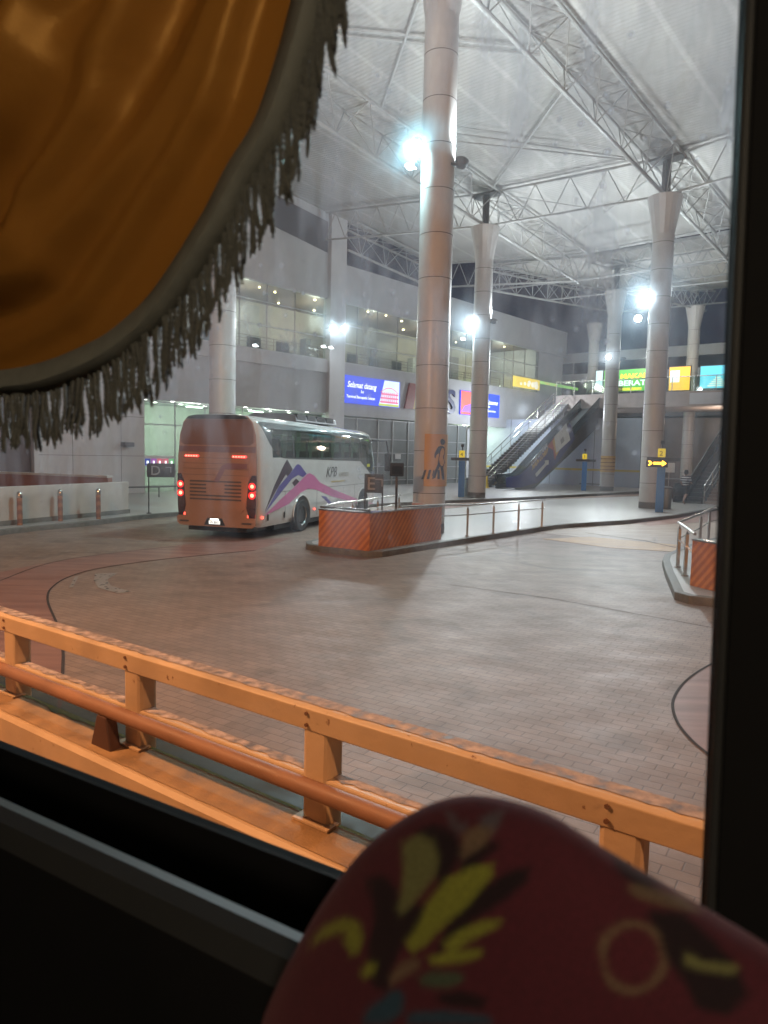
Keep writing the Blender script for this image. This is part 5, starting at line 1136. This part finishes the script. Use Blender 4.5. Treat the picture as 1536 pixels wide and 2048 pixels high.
# ================================================================== PERSON
def person(P, h, label):
    t = thing('person', label, 'person', P, h)
    J = {'pel': (0, 0, .95), 'wai': (0, .01, 1.1), 'che': (0, .0, 1.35), 'nek': (0, .01, 1.5), 'hd0': (0, .03, 1.6), 'hd1': (0, .03, 1.72),
         'shl': (-.19, 0, 1.43), 'ell': (-.26, -.05, 1.17), 'wrl': (-.24, .08, .95), 'hal': (-.23, .12, .87),
         'shr': (.19, 0, 1.43), 'elr': (.27, .04, 1.17), 'wrr': (.22, .22, 1.1), 'har': (.2, .28, 1.1),
         'hil': (-.1, 0, .9), 'knl': (-.11, .16, .5), 'anl': (-.11, .02, .1), 'tol': (-.11, .18, .03),
         'hir': (.1, 0, .9), 'knr': (.11, -.02, .5), 'anr': (.11, -.26, .13), 'tor': (.11, -.12, .03)}
    rad = dict(pel=.15, wai=.14, che=.16, nek=.06, hd0=.085, hd1=.09, shl=.075, ell=.05, wrl=.033, hal=.04, shr=.075, elr=.05, wrr=.033, har=.04, hil=.095, knl=.065, anl=.042, tol=.035, hir=.095, knr=.065, anr=.042, tor=.035)
    E_ = [('pel', 'wai'), ('wai', 'che'), ('che', 'nek'), ('nek', 'hd0'), ('hd0', 'hd1'), ('che', 'shl'), ('shl', 'ell'), ('ell', 'wrl'), ('wrl', 'hal'), ('che', 'shr'), ('shr', 'elr'), ('elr', 'wrr'), ('wrr', 'har'), ('pel', 'hil'), ('hil', 'knl'), ('knl', 'anl'), ('anl', 'tol'), ('pel', 'hir'), ('hir', 'knr'), ('knr', 'anr'), ('anr', 'tor')]
    def skin(keys, grow, nm, m_):
        ks = [k for k in J if k in keys]; ix = {k: i for i, k in enumerate(ks)}; me = bpy.data.meshes.new(nm)
        me.from_pydata([J[k] for k in ks], [(ix[a], ix[b_]) for a, b_ in E_ if a in ix and b_ in ix], [])
        o = bpy.data.objects.new(nm, me); COL.objects.link(o); o.parent = t
        md = o.modifiers.new('s', 'SKIN'); 
        if not me.skin_vertices: me.attributes.new('sv', 'FLOAT', 'POINT') if False else None
        bm = bmesh.new(); bm.from_mesh(me); lay = bm.verts.layers.skin.verify(); bm.verts.ensure_lookup_table()
        for i, k in enumerate(ks):
            bm.verts[i][lay].radius = (rad[k]+grow, rad[k]*(.75 if k in ('pel', 'wai', 'che') else 1)+grow); bm.verts[i][lay].use_root = (k == ks[0])
        bm.to_mesh(me); bm.free(); sb = o.modifiers.new('d', 'SUBSURF'); sb.levels = 2; sb.render_levels = 2
        me.materials.append(m_); return o
    skin(set(J), 0, 'body', mat('skin_tone', (.32, .18, .12), .55, var=.05))
    M = bpy.data.materials.new('striped_shirt'); M.use_nodes = True; nt = M.node_tree; bb = nt.nodes['Principled BSDF']; tc = N(nt, 'ShaderNodeTexCoord'); sp = N(nt, 'ShaderNodeSeparateXYZ'); nt.links.new(tc.outputs['Object'], sp.inputs[0])
    ml = N(nt, 'ShaderNodeMath', operation='MULTIPLY'); nt.links.new(sp.outputs['Z'], ml.inputs[0]); ml.inputs[1].default_value = 50; sn = N(nt, 'ShaderNodeMath', operation='SINE'); nt.links.new(ml.outputs[0], sn.inputs[0])
    cr = N(nt, 'ShaderNodeValToRGB'); cr.color_ramp.elements[0].position = .1; cr.color_ramp.elements[1].position = .2; cr.color_ramp.elements[0].color = (.02, .025, .05, 1); cr.color_ramp.elements[1].color = (.7, .7, .72, 1); nt.links.new(sn.outputs[0], cr.inputs[0]); nt.links.new(cr.outputs[0], bb.inputs['Base Color']); bb.inputs['Roughness'].default_value = .8
    skin({'pel', 'wai', 'che', 'shl', 'ell', 'shr', 'elr'}, .03, 'striped_shirt', M)
    J2 = {'pel', 'hil', 'knl', 'hir', 'knr'}; skin(J2, .025, 'shorts', mat('dark_shorts', (.02, .02, .03), .8))
    MB().lathe([(.001, 1.83), (.06, 1.82), (.1, 1.76), (.108, 1.68), (.1, 1.6), (.06, 1.56)], 16, (0, -.0, 0)).build('hair', mat('black_hair', (.01, .01, .01), .6), t, smooth=True)
    return t
Pp_ = G(1369, 1008, .15)
person(Vector((Pp_.x, Pp_.y, .15)), 60, 'person in a navy and white striped shirt and dark shorts walking by the escalator')

# ================================================================== OUR GUARD WALL + RAILS (yellow-orange)
GH = 125.6
gw = thing('guard_barrier', 'orange-yellow painted guard wall with rails and a brown pipe beside our coach', 'barrier', (RA.x, RA.y, 0), GH)
# local: +y along the rail to the right, +x = towards the viewer
sgn = 1 if nv(GH).dot(-n_r) > 0 else -1      # x sign facing viewer
def rb(b, x0, x1, *r): return b.box(min(sgn*x0, sgn*x1), max(sgn*x0, sgn*x1), *r)
M_chip = mat('chipped_rail_top', (.46, .35, .29), .8, var=.7, vs=14, spec=.2)
wl = MB(); prof_w = [(-.04, 0), (.27, 0), (.27, .55), (.245, .575), (-.04, .585)]
wl.prism([(sgn*p[0], p[1]) for p in prof_w], -9, 9, 'y').build('wall', M_yel, gw)
# mossy concrete top strip
moss = MB(); random.seed(3)
V = []; ny = 90
for i in range(ny+1):
    y = -4+i*.12; V += [(sgn*(-.035), y, .590), (sgn*(-.01+.05*random.random()*max(0, sin(y*1.7))), y, .5905)]
moss.add(V, [(2*i, 2*i+1, 2*i+3, 2*i+2) for i in range(ny)]).build('moss_strip', mat('green_moss', (.16, .15, .03), .9, var=.5, vs=12, bump=1., bs=90), gw)
M_sand = mat('bare_sandy_top', (.42, .27, .14), .75, var=.4, vs=5, bump=.5, bs=60)
V = []
for i in range(ny+1):
    y = -4+i*.12; V += [(sgn*(.0), y, .5875), (sgn*(.225+.006*random.random()), y, .5805)]
MB().add(V, [(2*i, 2*i+1, 2*i+3, 2*i+2) for i in range(ny)]).build('sandy_top', M_sand, gw)
for s_ in [.2+1.55*k for k in range(-3, 6)]:
    b = MB(); rb(b, -.1, .035, s_-.085, s_+.085, .4, 1.17); b.build('post', M_yel, gw, bevel=.025)
    for zz_ in (1.10, 1.16):
        MB().tube([(sgn*.03, s_-.05, zz_), (sgn*.052, s_-.05, zz_)], .011, 6).build('bolt', mat('rusty_bolt', (.2, .1, .06), .6), gw)
    bb_ = MB(); rb(bb_, -.03, .07, s_-.12, s_+.12, .588, .60); bb_.build('post_foot', M_yel, gw)
b = MB(); b.prism([(sgn*p[0], p[1]) for p in [(-.08, 1.07), (.04, 1.07), (.045, 1.185), (.02, 1.2), (-.085, 1.2)]], -9, 9, 'y'); b.build('upper_rail', M_yel, gw, bevel=.006)
tp = MB(); V = []
for i in range(240): 
    y = -6+i*.055; a_ = .0+.02*random.random(); V += [(sgn*(-.083), y, 1.2035), (sgn*(.0+a_), y, 1.2035)]
tp.add(V, [(2*i, 2*i+1, 2*i+3, 2*i+2) for i in range(239)]).build('worn_rail_top', M_chip, gw)
b = MB(); rb(b, -.07, .03, -9, 9, .72, .835); b.build('lower_rail', M_yel, gw, bevel=.012)
tp = MB(); V = []
for i in range(240): y = -6+i*.055; V += [(sgn*(-.065), y, .8385), (sgn*(-.02+.04*random.random()), y, .8385)]
tp.add(V, [(2*i, 2*i+1, 2*i+3, 2*i+2) for i in range(239)]).build('worn_rail_top', M_chip, gw)
M_pipe = mat('brown_painted_pipe', (.36, .19, .12), .6, var=.2, vs=4)
MB().tube([(sgn*.13, -9, .825), (sgn*.13, 9, .825)], .045, 20).build('pipe', M_pipe, gw, smooth=True)
for s_ in (-1.5, 1.62, 4.75):
    b = MB().prism([(s_-.12, .575), (s_+.10, .575), (s_+.05, .79), (s_-.05, .79)], sgn*.09, sgn*.17, 'x'); b.build('pipe_bracket', mat('bracket_brown', (.1, .05, .04), .5), gw, bevel=.01)

# ================================================================== OUR COACH INTERIOR
CH = -59.5; CO = Vector((0, 0, 0))
def cp(x, y, xo): return on(x, y, CO, CH, xo)
M_int = mat('interior_black_plastic', (.010, .010, .011), .7, var=.1, vs=6, spec=.08)
M_hilite = mat('interior_highlight_grey', (.03, .031, .033), .5, var=.1, spec=.25)  # lighter grey that paints the highlights on sill nose and post
ours = thing('coach_cabin', 'dark interior of the coach we look out from: window post, sill and glass', 'bus interior', CO, CH)
XG = .62
# window pillar (slightly leaning, as the bodywork does)
a_ = cp(1493, 0, .56); b_ = cp(1414, 1810, .56); a2 = cp(1497, -200, .56)
sl = (b_[0]-a_[0])/(b_[1]-a_[1]); yl = lambda z: a_[0]+sl*(z-a_[1])
MB().prism([(yl(1.3), 1.3), (yl(3.35), 3.35), (yl(3.35)-.55, 3.35), (yl(1.3)-.55, 1.3)], .50, .66, 'x').build('window_post', M_int, ours, bevel=.012)
c0 = cp(1472, 400, .495); d_ = c0[0]-yl(c0[1])
MB().prism([(yl(1.5)+d_, 1.5), (yl(3.2)+d_, 3.2), (yl(3.2)+d_-.006, 3.2), (yl(1.5)+d_-.006, 1.5)], .490, .5, 'x').build('post_highlight', M_hilite, ours, bevel=.002)  # ridge put in to draw the faint vertical highlight
zs1 = cp(0, 1490, XG)[1]; zs2 = cp(640, 1742, XG)[1]; zsill = (zs1+zs2)/2
zn = (cp(100, 1680, .40)[1]+cp(500, 1865, .40)[1])/2
MB().prism([(XG+.05, zsill), (XG+.05, 1.2), (.44, 1.2), (.44, zn-.02), (.425, zn-.006), (.40, zn), (.385, zn-.008), (.383, zn-.03), (.383, 1.25), (.36, 1.2), (.36, 1.15), (XG+.08, 1.15), (XG+.08, zsill)][:0] or [(XG+.012, zsill), (XG-.005, zsill), (XG-.02, zsill-.09), (.47, zsill-.10), (.44, zn-.03), (.425, zn-.008), (.408, zn), (.392, zn-.006), (.385, zn-.03), (.38, zn-.09), (.38, 1.15), (XG+.012, 1.15)], -2.2, 3.4, 'y').build('window_sill', M_int, ours, smooth=True)
MB().prism([(.432, zn-.02), (.424, zn-.002), (.408, zn+.004), (.394, zn-.001), (.386, zn-.02)], -2.2, 3.4, 'y').build('sill_highlight', M_hilite, ours, smooth=True)  # grey strip painted as the highlight along the sill nose
MB().box(XG-.004, XG, yl(2.4)+.0, 3.2, zsill+.001, 3.25).build('window_glass', smudged_glass(), ours)
b = MB(); b.box(.5, .7, -2.2, 3.4, 3.25, 3.5).build('header', M_int, ours)
MB().box(-2.0, .7, -2.2, 3.4, 3.5, 3.6).build('ceiling', M_int, ours); MB().box(-2.0, .37, -2.2, 3.4, 1.05, 1.15).build('floor', M_int, ours)
MB().box(-2.1, -2.0, -2.2, 3.4, 1.05, 3.6).build('far_wall', M_int, ours); MB().box(-2.0, .7, 3.4, 3.5, 1.05, 3.6).build('front_wall', M_int, ours); MB().box(-2.0, .7, -2.3, -2.2, 1.05, 3.6).build('rear_wall', M_int, ours)
MB().box(.5, .7, -2.2, yl(2.4)-.45, 1.15, 3.25).build('side_wall', M_int, ours)
lamp('assumed_cabin_fill', ours, (-1.1, -.7, 3.1), 30.0, (1., .8, .55), .12)  # assumed unseen cabin light, added to brighten the curtain and seat
MB().box(-1.2, -.95, -1.1, -.5, 3.44, 3.49).build('assumed_cabin_lamp', emis('assumed_lamp_warm', (1., .8, .5), 2), ours)  # assumed lamp panel added with the fill light; no such fitting is in view
# ---------------- curtain
def fab_mat(name, c, tr):
    M = bpy.data.materials.new(name); M.use_nodes = True; nt = M.node_tree; nt.nodes.remove(nt.nodes['Principled BSDF']); L = nt.links.new
    d = N(nt, 'ShaderNodeBsdfDiffuse'); d.inputs[0].default_value = (*c, 1); tl = N(nt, 'ShaderNodeBsdfTranslucent'); tl.inputs[0].default_value = (*tr, 1)
    sh = N(nt, 'ShaderNodeBsdfGlossy'); sh.inputs['Roughness'].default_value = .42; sh.inputs[0].default_value = (.75, .45, .15, 1)
    mx = N(nt, 'ShaderNodeMixShader'); mx.inputs[0].default_value = .16; L(d.outputs[0], mx.inputs[1]); L(tl.outputs[0], mx.inputs[2])
    m2 = N(nt, 'ShaderNodeMixShader'); m2.inputs[0].default_value = .06; L(mx.outputs[0], m2.inputs[1]); L(sh.outputs[0], m2.inputs[2])
    tc = N(nt, 'ShaderNodeTexCoord'); nb = N(nt, 'ShaderNodeTexNoise'); nb.inputs['Scale'].default_value = 420; nb.inputs['Detail'].default_value = 2; L(tc.outputs['Object'], nb.inputs[0]); n7 = N(nt, 'ShaderNodeTexNoise'); n7.inputs['Scale'].default_value = 30; L(tc.outputs['Object'], n7.inputs[0])
    bq = N(nt, 'ShaderNodeBump'); bq.inputs['Strength'].default_value = .5; bq.inputs['Distance'].default_value = .0006; L(nb.outputs[0], bq.inputs['Height']); bz = N(nt, 'ShaderNodeBump'); bz.inputs['Strength'].default_value = .5; bz.inputs['Distance'].default_value = .004; L(n7.outputs[0], bz.inputs['Height']); L(bq.outputs[0], bz.inputs['Normal'])
    for q in (d, sh): L(bz.outputs[0], q.inputs['Normal'])
    L(m2.outputs[0], nt.nodes['Material Output'].inputs[0]); return M
M_gold = fab_mat('gold_curtain_cloth', (.36, .155, .03), (.46, .17, .035)); M_band = mat('grey_trim_band', (.19, .195, .175), .85, var=.12, vs=60, bump=.15, bs=500); M_fr = mat('charcoal_fringe', (.105, .108, .10), .5, var=.3, vs=330)
edge = smooth_line([(680, -260), (650, -120), (617, 0), (588, 110), (538, 250), (478, 350), (428, 450), (335, 590), (262, 660), (200, 702), (100, 742), (0, 752), (-120, 735), (-260, 680)], 16)
XC = .50
cur = thing('swag_curtain', 'draped gold swag curtain with grey band and charcoal bullion fringe, top left', 'curtain', CO, CH)
FOLDS = ((.93, .02, .05, .016, .3, .5), (.86, -.08, .07, .026, .75, .4), (.78, .10, .08, .034, .35, .35), (.70, -.05, .07, .03, .85, .3), (.66, .12, .12, .05, .45, .6), (.56, .25, .07, .045, .3, .3), (.52, -.15, .06, .04, .8, .25), (.44, .1, .06, .05, .55, .3), (.38, .35, .05, .035, .35, .3), (.34, -.2, .05, .04, .8, .25), (.25, .0, .06, .04, .5, .5))
cx0, cy0 = -260, -330; nr = 170; V = []
for i, (ex, ey) in enumerate(edge):
    k = i/(len(edge)-1)
    for j in range(nr+1):
        r_ = j/nr; x_ = cx0+(ex-cx0)*r_; y_ = cy0+(ey-cy0)*r_
        q = cp(x_, y_, XC)
        # swag folds: bowed rolls that bunch toward the tie point
        w_ = r_ + .03*sin(k*4.3+.6) + .014*sin(k*9.7+2) + .006*sin(k*23+r_*9); dx = 0.
        for c_, sl_, wd_, am_, kc_, kw_ in FOLDS:
            d_ = w_-c_-sl_*(k-.5); dx += 1.55*am_*math.exp(-(d_/(wd_ if d_ < 0 else wd_*.38))**2)*math.exp(-((k-kc_)/(kw_*1.25))**2)
        dx += (.0016*sin(w_*58+3*sin(k*4)) + .0012*sin(k*31+w_*20) + .0008*sin(w_*140+9*k))*sin(pi*r_)
        dx *= min(1, (1-r_)*14)
        V.append((XC-dx-.01, q[0], q[1]))
m_ = nr+1; o = MB().add(V, [(i*m_+j, (i+1)*m_+j, (i+1)*m_+j+1, i*m_+j+1) for i in range(len(edge)-1) for j in range(nr)]).build('drape', M_gold, cur, smooth=True)
md = o.modifiers.new('sol', 'SOLIDIFY'); md.thickness = .0015
# band
pts3 = [cp(x, y, XC) for x, y in edge]; V = []; outer = []
for i, p in enumerate(pts3):
    a, c = pts3[max(0, i-1)], pts3[min(len(pts3)-1, i+1)]; d = Vector((c[0]-a[0], c[1]-a[1])).normalized(); n = Vector((-d.y, d.x))
    if n.y > 0 or (abs(n.y) < .2 and n.x > 0): n = -n
    wv = .0012*sin(i*.11); q = Vector(p)+n*(.022); outer.append(q)
    V += [(XC-.006, p[0]-n.x*.014, p[1]-n.y*.014), (XC-.016+wv, p[0]+n.x*.013, p[1]+n.y*.013), (XC-.004+wv, q.x, q.y)]
o = MB().add(V, [(3*i+j, 3*i+3+j, 3*i+4+j, 3*i+1+j) for i in range(len(pts3)-1) for j in range(2)]).build('trim_band', M_band, cur, smooth=True)
md = o.modifiers.new('sol', 'SOLIDIFY'); md.thickness = .003
# fringe cords
fr = MB(); random.seed(11)
cum = [0]
for i in range(1, len(outer)): cum.append(cum[-1]+(outer[i]-outer[i-1]).length)
def along(s):
    for i in range(1, len(cum)):
        if cum[i] >= s: k = (s-cum[i-1])/(cum[i]-cum[i-1]); return outer[i-1]+(outer[i]-outer[i-1])*k
    return outer[-1]
for row_ in range(2):
    s = row_*.003
    while s < cum[-1]:
        p = along(s); L_ = random.uniform(.050, .068); r0 = random.uniform(.0016, .0023); n = 26; P_ = []; R_ = []
        ax = random.uniform(-.008, .008); az = random.uniform(-.006, .006); tw = random.uniform(0, 6); inn = .012
        for j in range(n+1):
            k = j/n; P_.append((XC-.004-row_*.0035+az*k+.0012*sin(k*9+tw), p.x+ax*k+.0012*sin(k*7+tw), p.y+inn*.6-(L_+inn*.6)*k)); R_.append(r0*(.7+.6*abs(sin(k*34+tw)))*(1 if k < .93 else .6))
        fr.tube(P_, R_, 6); s += random.uniform(.0050, .0105)
fr.build('fringe', M_fr, cur, smooth=True)

# ---------------- seat headrest in the lower right
outl = smooth_line([(470, 2330), (500, 2150), (532, 2020), (600, 1882), (665, 1775), (735, 1690), (800, 1640), (870, 1604), (945, 1590), (1025, 1602), (1110, 1634), (1215, 1700), (1330, 1768), (1440, 1832), (1536, 1890), (1640, 1965), (1720, 2080), (1750, 2330)], 10)
DS = .52
def sd(x, y, D): d = ray(x, y); D = D-DS+.335/(.862+.508*(x-768)/1420); return CAM + d*(D/d.dot(Fv))
cxs, cys = 1090, 2330
seat = thing('patterned_seat', 'rounded deep red velour seat back printed with yellow-green leaves, lower right', 'seat', sd(1090, 2330, DS), 0)
base = seat.location.copy(); nn = len(outl)
def leafcol(x, y):
    """printed pattern in the cloth's own drawing units"""
    c = Vector((.072, .008, .018)); 
    def inside(poly):
        r = False; j = len(poly)-1
        for i in range(len(poly)):
            if (poly[i][1] > y) != (poly[j][1] > y) and x < (poly[j][0]-poly[i][0])*(y-poly[i][1])/(poly[j][1]-poly[i][1]+1e-9)+poly[i][0]: r = not r
            j = i
        return r
    G1, G2, DK, TN, BL, TE = (.20, .21, .025), (.14, .14, .05), (.010, .002, .006), (.14, .09, .055), (.014, .05, .085), (.05, .075, .045)
    for poly, col_ in PATS:
        if inside(poly): c = Vector({'g': G1, 'o': G2, 'k': DK, 't': TN, 'b': BL, 'e': TE, 'v': (.075, .06, .075), 'p': (.075, .008, .018)}[col_])
    return c
def zz(pts): return [(480+p[0]*.6875, 1550+p[1]*.6878) for p in pts]
PATS = [(zz(p), c) for p, c in [
    ([(360, 300), (420, 290), (455, 330), (470, 400), (520, 370), (560, 400), (480, 480), (440, 560), (430, 640), (380, 600), (370, 500), (390, 420), (380, 350)], 'k'),
    ([(505, 165), (560, 140), (620, 160), (645, 220), (620, 270), (580, 330), (570, 280), (565, 210), (530, 180)], 'k'),
    ([(700, 330), (780, 280), (845, 262), (835, 310), (760, 370), (680, 420), (590, 500), (560, 530), (600, 440), (650, 380)], 'k'),
    ([(640, 230), (740, 190), (760, 200), (700, 250), (660, 290), (640, 280)], 'k'),
    ([(590, 95), (620, 110), (640, 150), (650, 120), (660, 150), (630, 175)], 'v'),
    ([(700, 120), (770, 95), (755, 140), (720, 190), (690, 170)], 'v'),
    ([(650, 165), (700, 145), (735, 155), (715, 200), (660, 235), (640, 250)], 't'),
    ([(470, 195), (520, 170), (560, 190), (578, 240), (570, 290), (530, 340), (480, 400), (455, 405), (470, 330), (475, 260)], 'o'),
    ([(545, 370), (600, 300), (680, 262), (735, 258), (735, 290), (660, 380), (600, 430), (540, 490), (500, 520), (480, 490), (520, 430)], 'g'),
    ([(195, 500), (240, 440), (300, 415), (345, 425), (358, 470), (345, 515), (320, 520), (300, 480), (310, 450), (260, 465)], 'g'),
    ([(585, 490), (640, 450), (700, 425), (770, 420), (740, 445), (670, 480), (610, 515)], 'g'),
    ([(545, 530), (620, 510), (700, 505), (705, 525), (640, 545), (560, 550)], 'g'),
    ([(350, 570), (375, 540), (400, 550), (385, 580), (355, 590)], 'g'),
    ([(430, 600), (460, 550), (520, 530), (520, 560), (470, 590), (440, 610)], 't'),
    ([(515, 590), (560, 570), (640, 575), (655, 595), (610, 615), (540, 615)], 'e'),
    ([(410, 650), (450, 620), (480, 640), (470, 690), (430, 724), (350, 724), (370, 680)], 'b'),
    ([(490, 690), (600, 685), (720, 700), (740, 724), (480, 724)], 'b'),
    ([(560, 640), (640, 625), (720, 650), (700, 680), (600, 670)], 'k'),
    ([(1060, 205), (1130, 235), (1230, 290), (1240, 320), (1180, 330), (1110, 290)], 'k'),
    ([(1130, 310), (1200, 330), (1290, 350), (1350, 400), (1280, 390), (1200, 370), (1140, 350)], 't'),
    ([(1180, 390), (1290, 400), (1380, 480), (1450, 560), (1480, 640), (1420, 700), (1330, 680), (1290, 600), (1230, 520), (1200, 440)], 'k'),
    ([(1300, 510), (1340, 540), (1450, 550), (1440, 580), (1350, 570), (1290, 550)], 'o'),
]]
ringp = [(1140+98*cos(a*pi/12)*(1+.1*sin(a)), 530+108*sin(a*pi/12)) for a in range(24)]
ringi = [(1142+80*cos(a*pi/12), 528+88*sin(a*pi/12)) for a in range(24)]
PATS.append((zz(ringp), 't')); PATS.append((zz(ringi), 'p'))
nr2 = 150; V = []; Cc = []
for i, (ex, ey) in enumerate(outl):
    for j in range(nr2+1):
        r_ = j/nr2; x_ = cxs+(ex-cxs)*r_; y_ = cys+(ey-cys)*r_
        D = DS - .045*math.sqrt(max(0, 1-r_**2.6)) ; p = sd(x_, y_, D) - base; V.append(p[:]); Cc.append((leafcol(x_, y_)+leafcol(x_+7, y_+3)+leafcol(x_-6, y_+5)+leafcol(x_+2, y_-8)+leafcol(x_-5, y_-4))/5)
m_ = nr2+1; F_ = [(i*m_+j, i*m_+j+1, (i+1)*m_+j+1, (i+1)*m_+j) for i in range(nn-1) for j in range(nr2)]
nF = len(V)
for i, (ex, ey) in enumerate(outl):      # rounded back half
    for j in range(13):
        r_ = cos(j/12*pi/2)**.75 if j < 12 else 0; x_ = cxs+(ex-cxs)*r_; y_ = cys+(ey-cys)*r_
        p = sd(x_, y_, DS+.035*sin(j/12*pi/2)) - base; V.append(p[:]); Cc.append(Vector((.055, .006, .012)))
F_ += [(nF+i*13+j, nF+(i+1)*13+j, nF+(i+1)*13+j+1, nF+i*13+j+1) for i in range(nn-1) for j in range(12)]
me = bpy.data.meshes.new('seat_back'); me.from_pydata(V, [], F_); ca = me.color_attributes.new('print', 'FLOAT_COLOR', 'POINT')
for i, c in enumerate(Cc): ca.data[i].color = (c.x, c.y, c.z, 1)
me.polygons.foreach_set('use_smooth', [True]*len(me.polygons))
M = bpy.data.materials.new('printed_red_velour'); M.use_nodes = True; nt = M.node_tree; b = nt.nodes['Principled BSDF']; at_ = N(nt, 'ShaderNodeAttribute', attribute_name='print')
wv = N(nt, 'ShaderNodeTexNoise'); wv.inputs['Scale'].default_value = 260; wv.inputs['Detail'].default_value = 3; wm = N(nt, 'ShaderNodeMapRange'); nt.links.new(wv.outputs[0], wm.inputs[0]); wm.inputs[1].default_value = .3; wm.inputs[2].default_value = .7; wm.inputs[3].default_value = .55; wm.inputs[4].default_value = 1.35
sv_ = N(nt, 'ShaderNodeVectorMath', operation='SCALE'); nt.links.new(at_.outputs['Color'], sv_.inputs[0]); nt.links.new(wm.outputs[0], sv_.inputs['Scale']); nt.links.new(sv_.outputs[0], b.inputs['Base Color']); b.inputs['Roughness'].default_value = .9; b.inputs['Sheen Weight'].default_value = .15; b.inputs['Sheen Tint'].default_value = (.8, .35, .35, 1); b.inputs['Sheen Roughness'].default_value = .4
n2 = N(nt, 'ShaderNodeTexNoise'); n2.inputs['Scale'].default_value = 700; bp_ = N(nt, 'ShaderNodeBump'); bp_.inputs['Strength'].default_value = .4; bp_.inputs['Distance'].default_value = .001; nt.links.new(n2.outputs[0], bp_.inputs['Height']); nt.links.new(bp_.outputs[0], b.inputs['Normal'])
me.materials.append(M); o = bpy.data.objects.new('seat_back', me); COL.objects.link(o); o.parent = seat
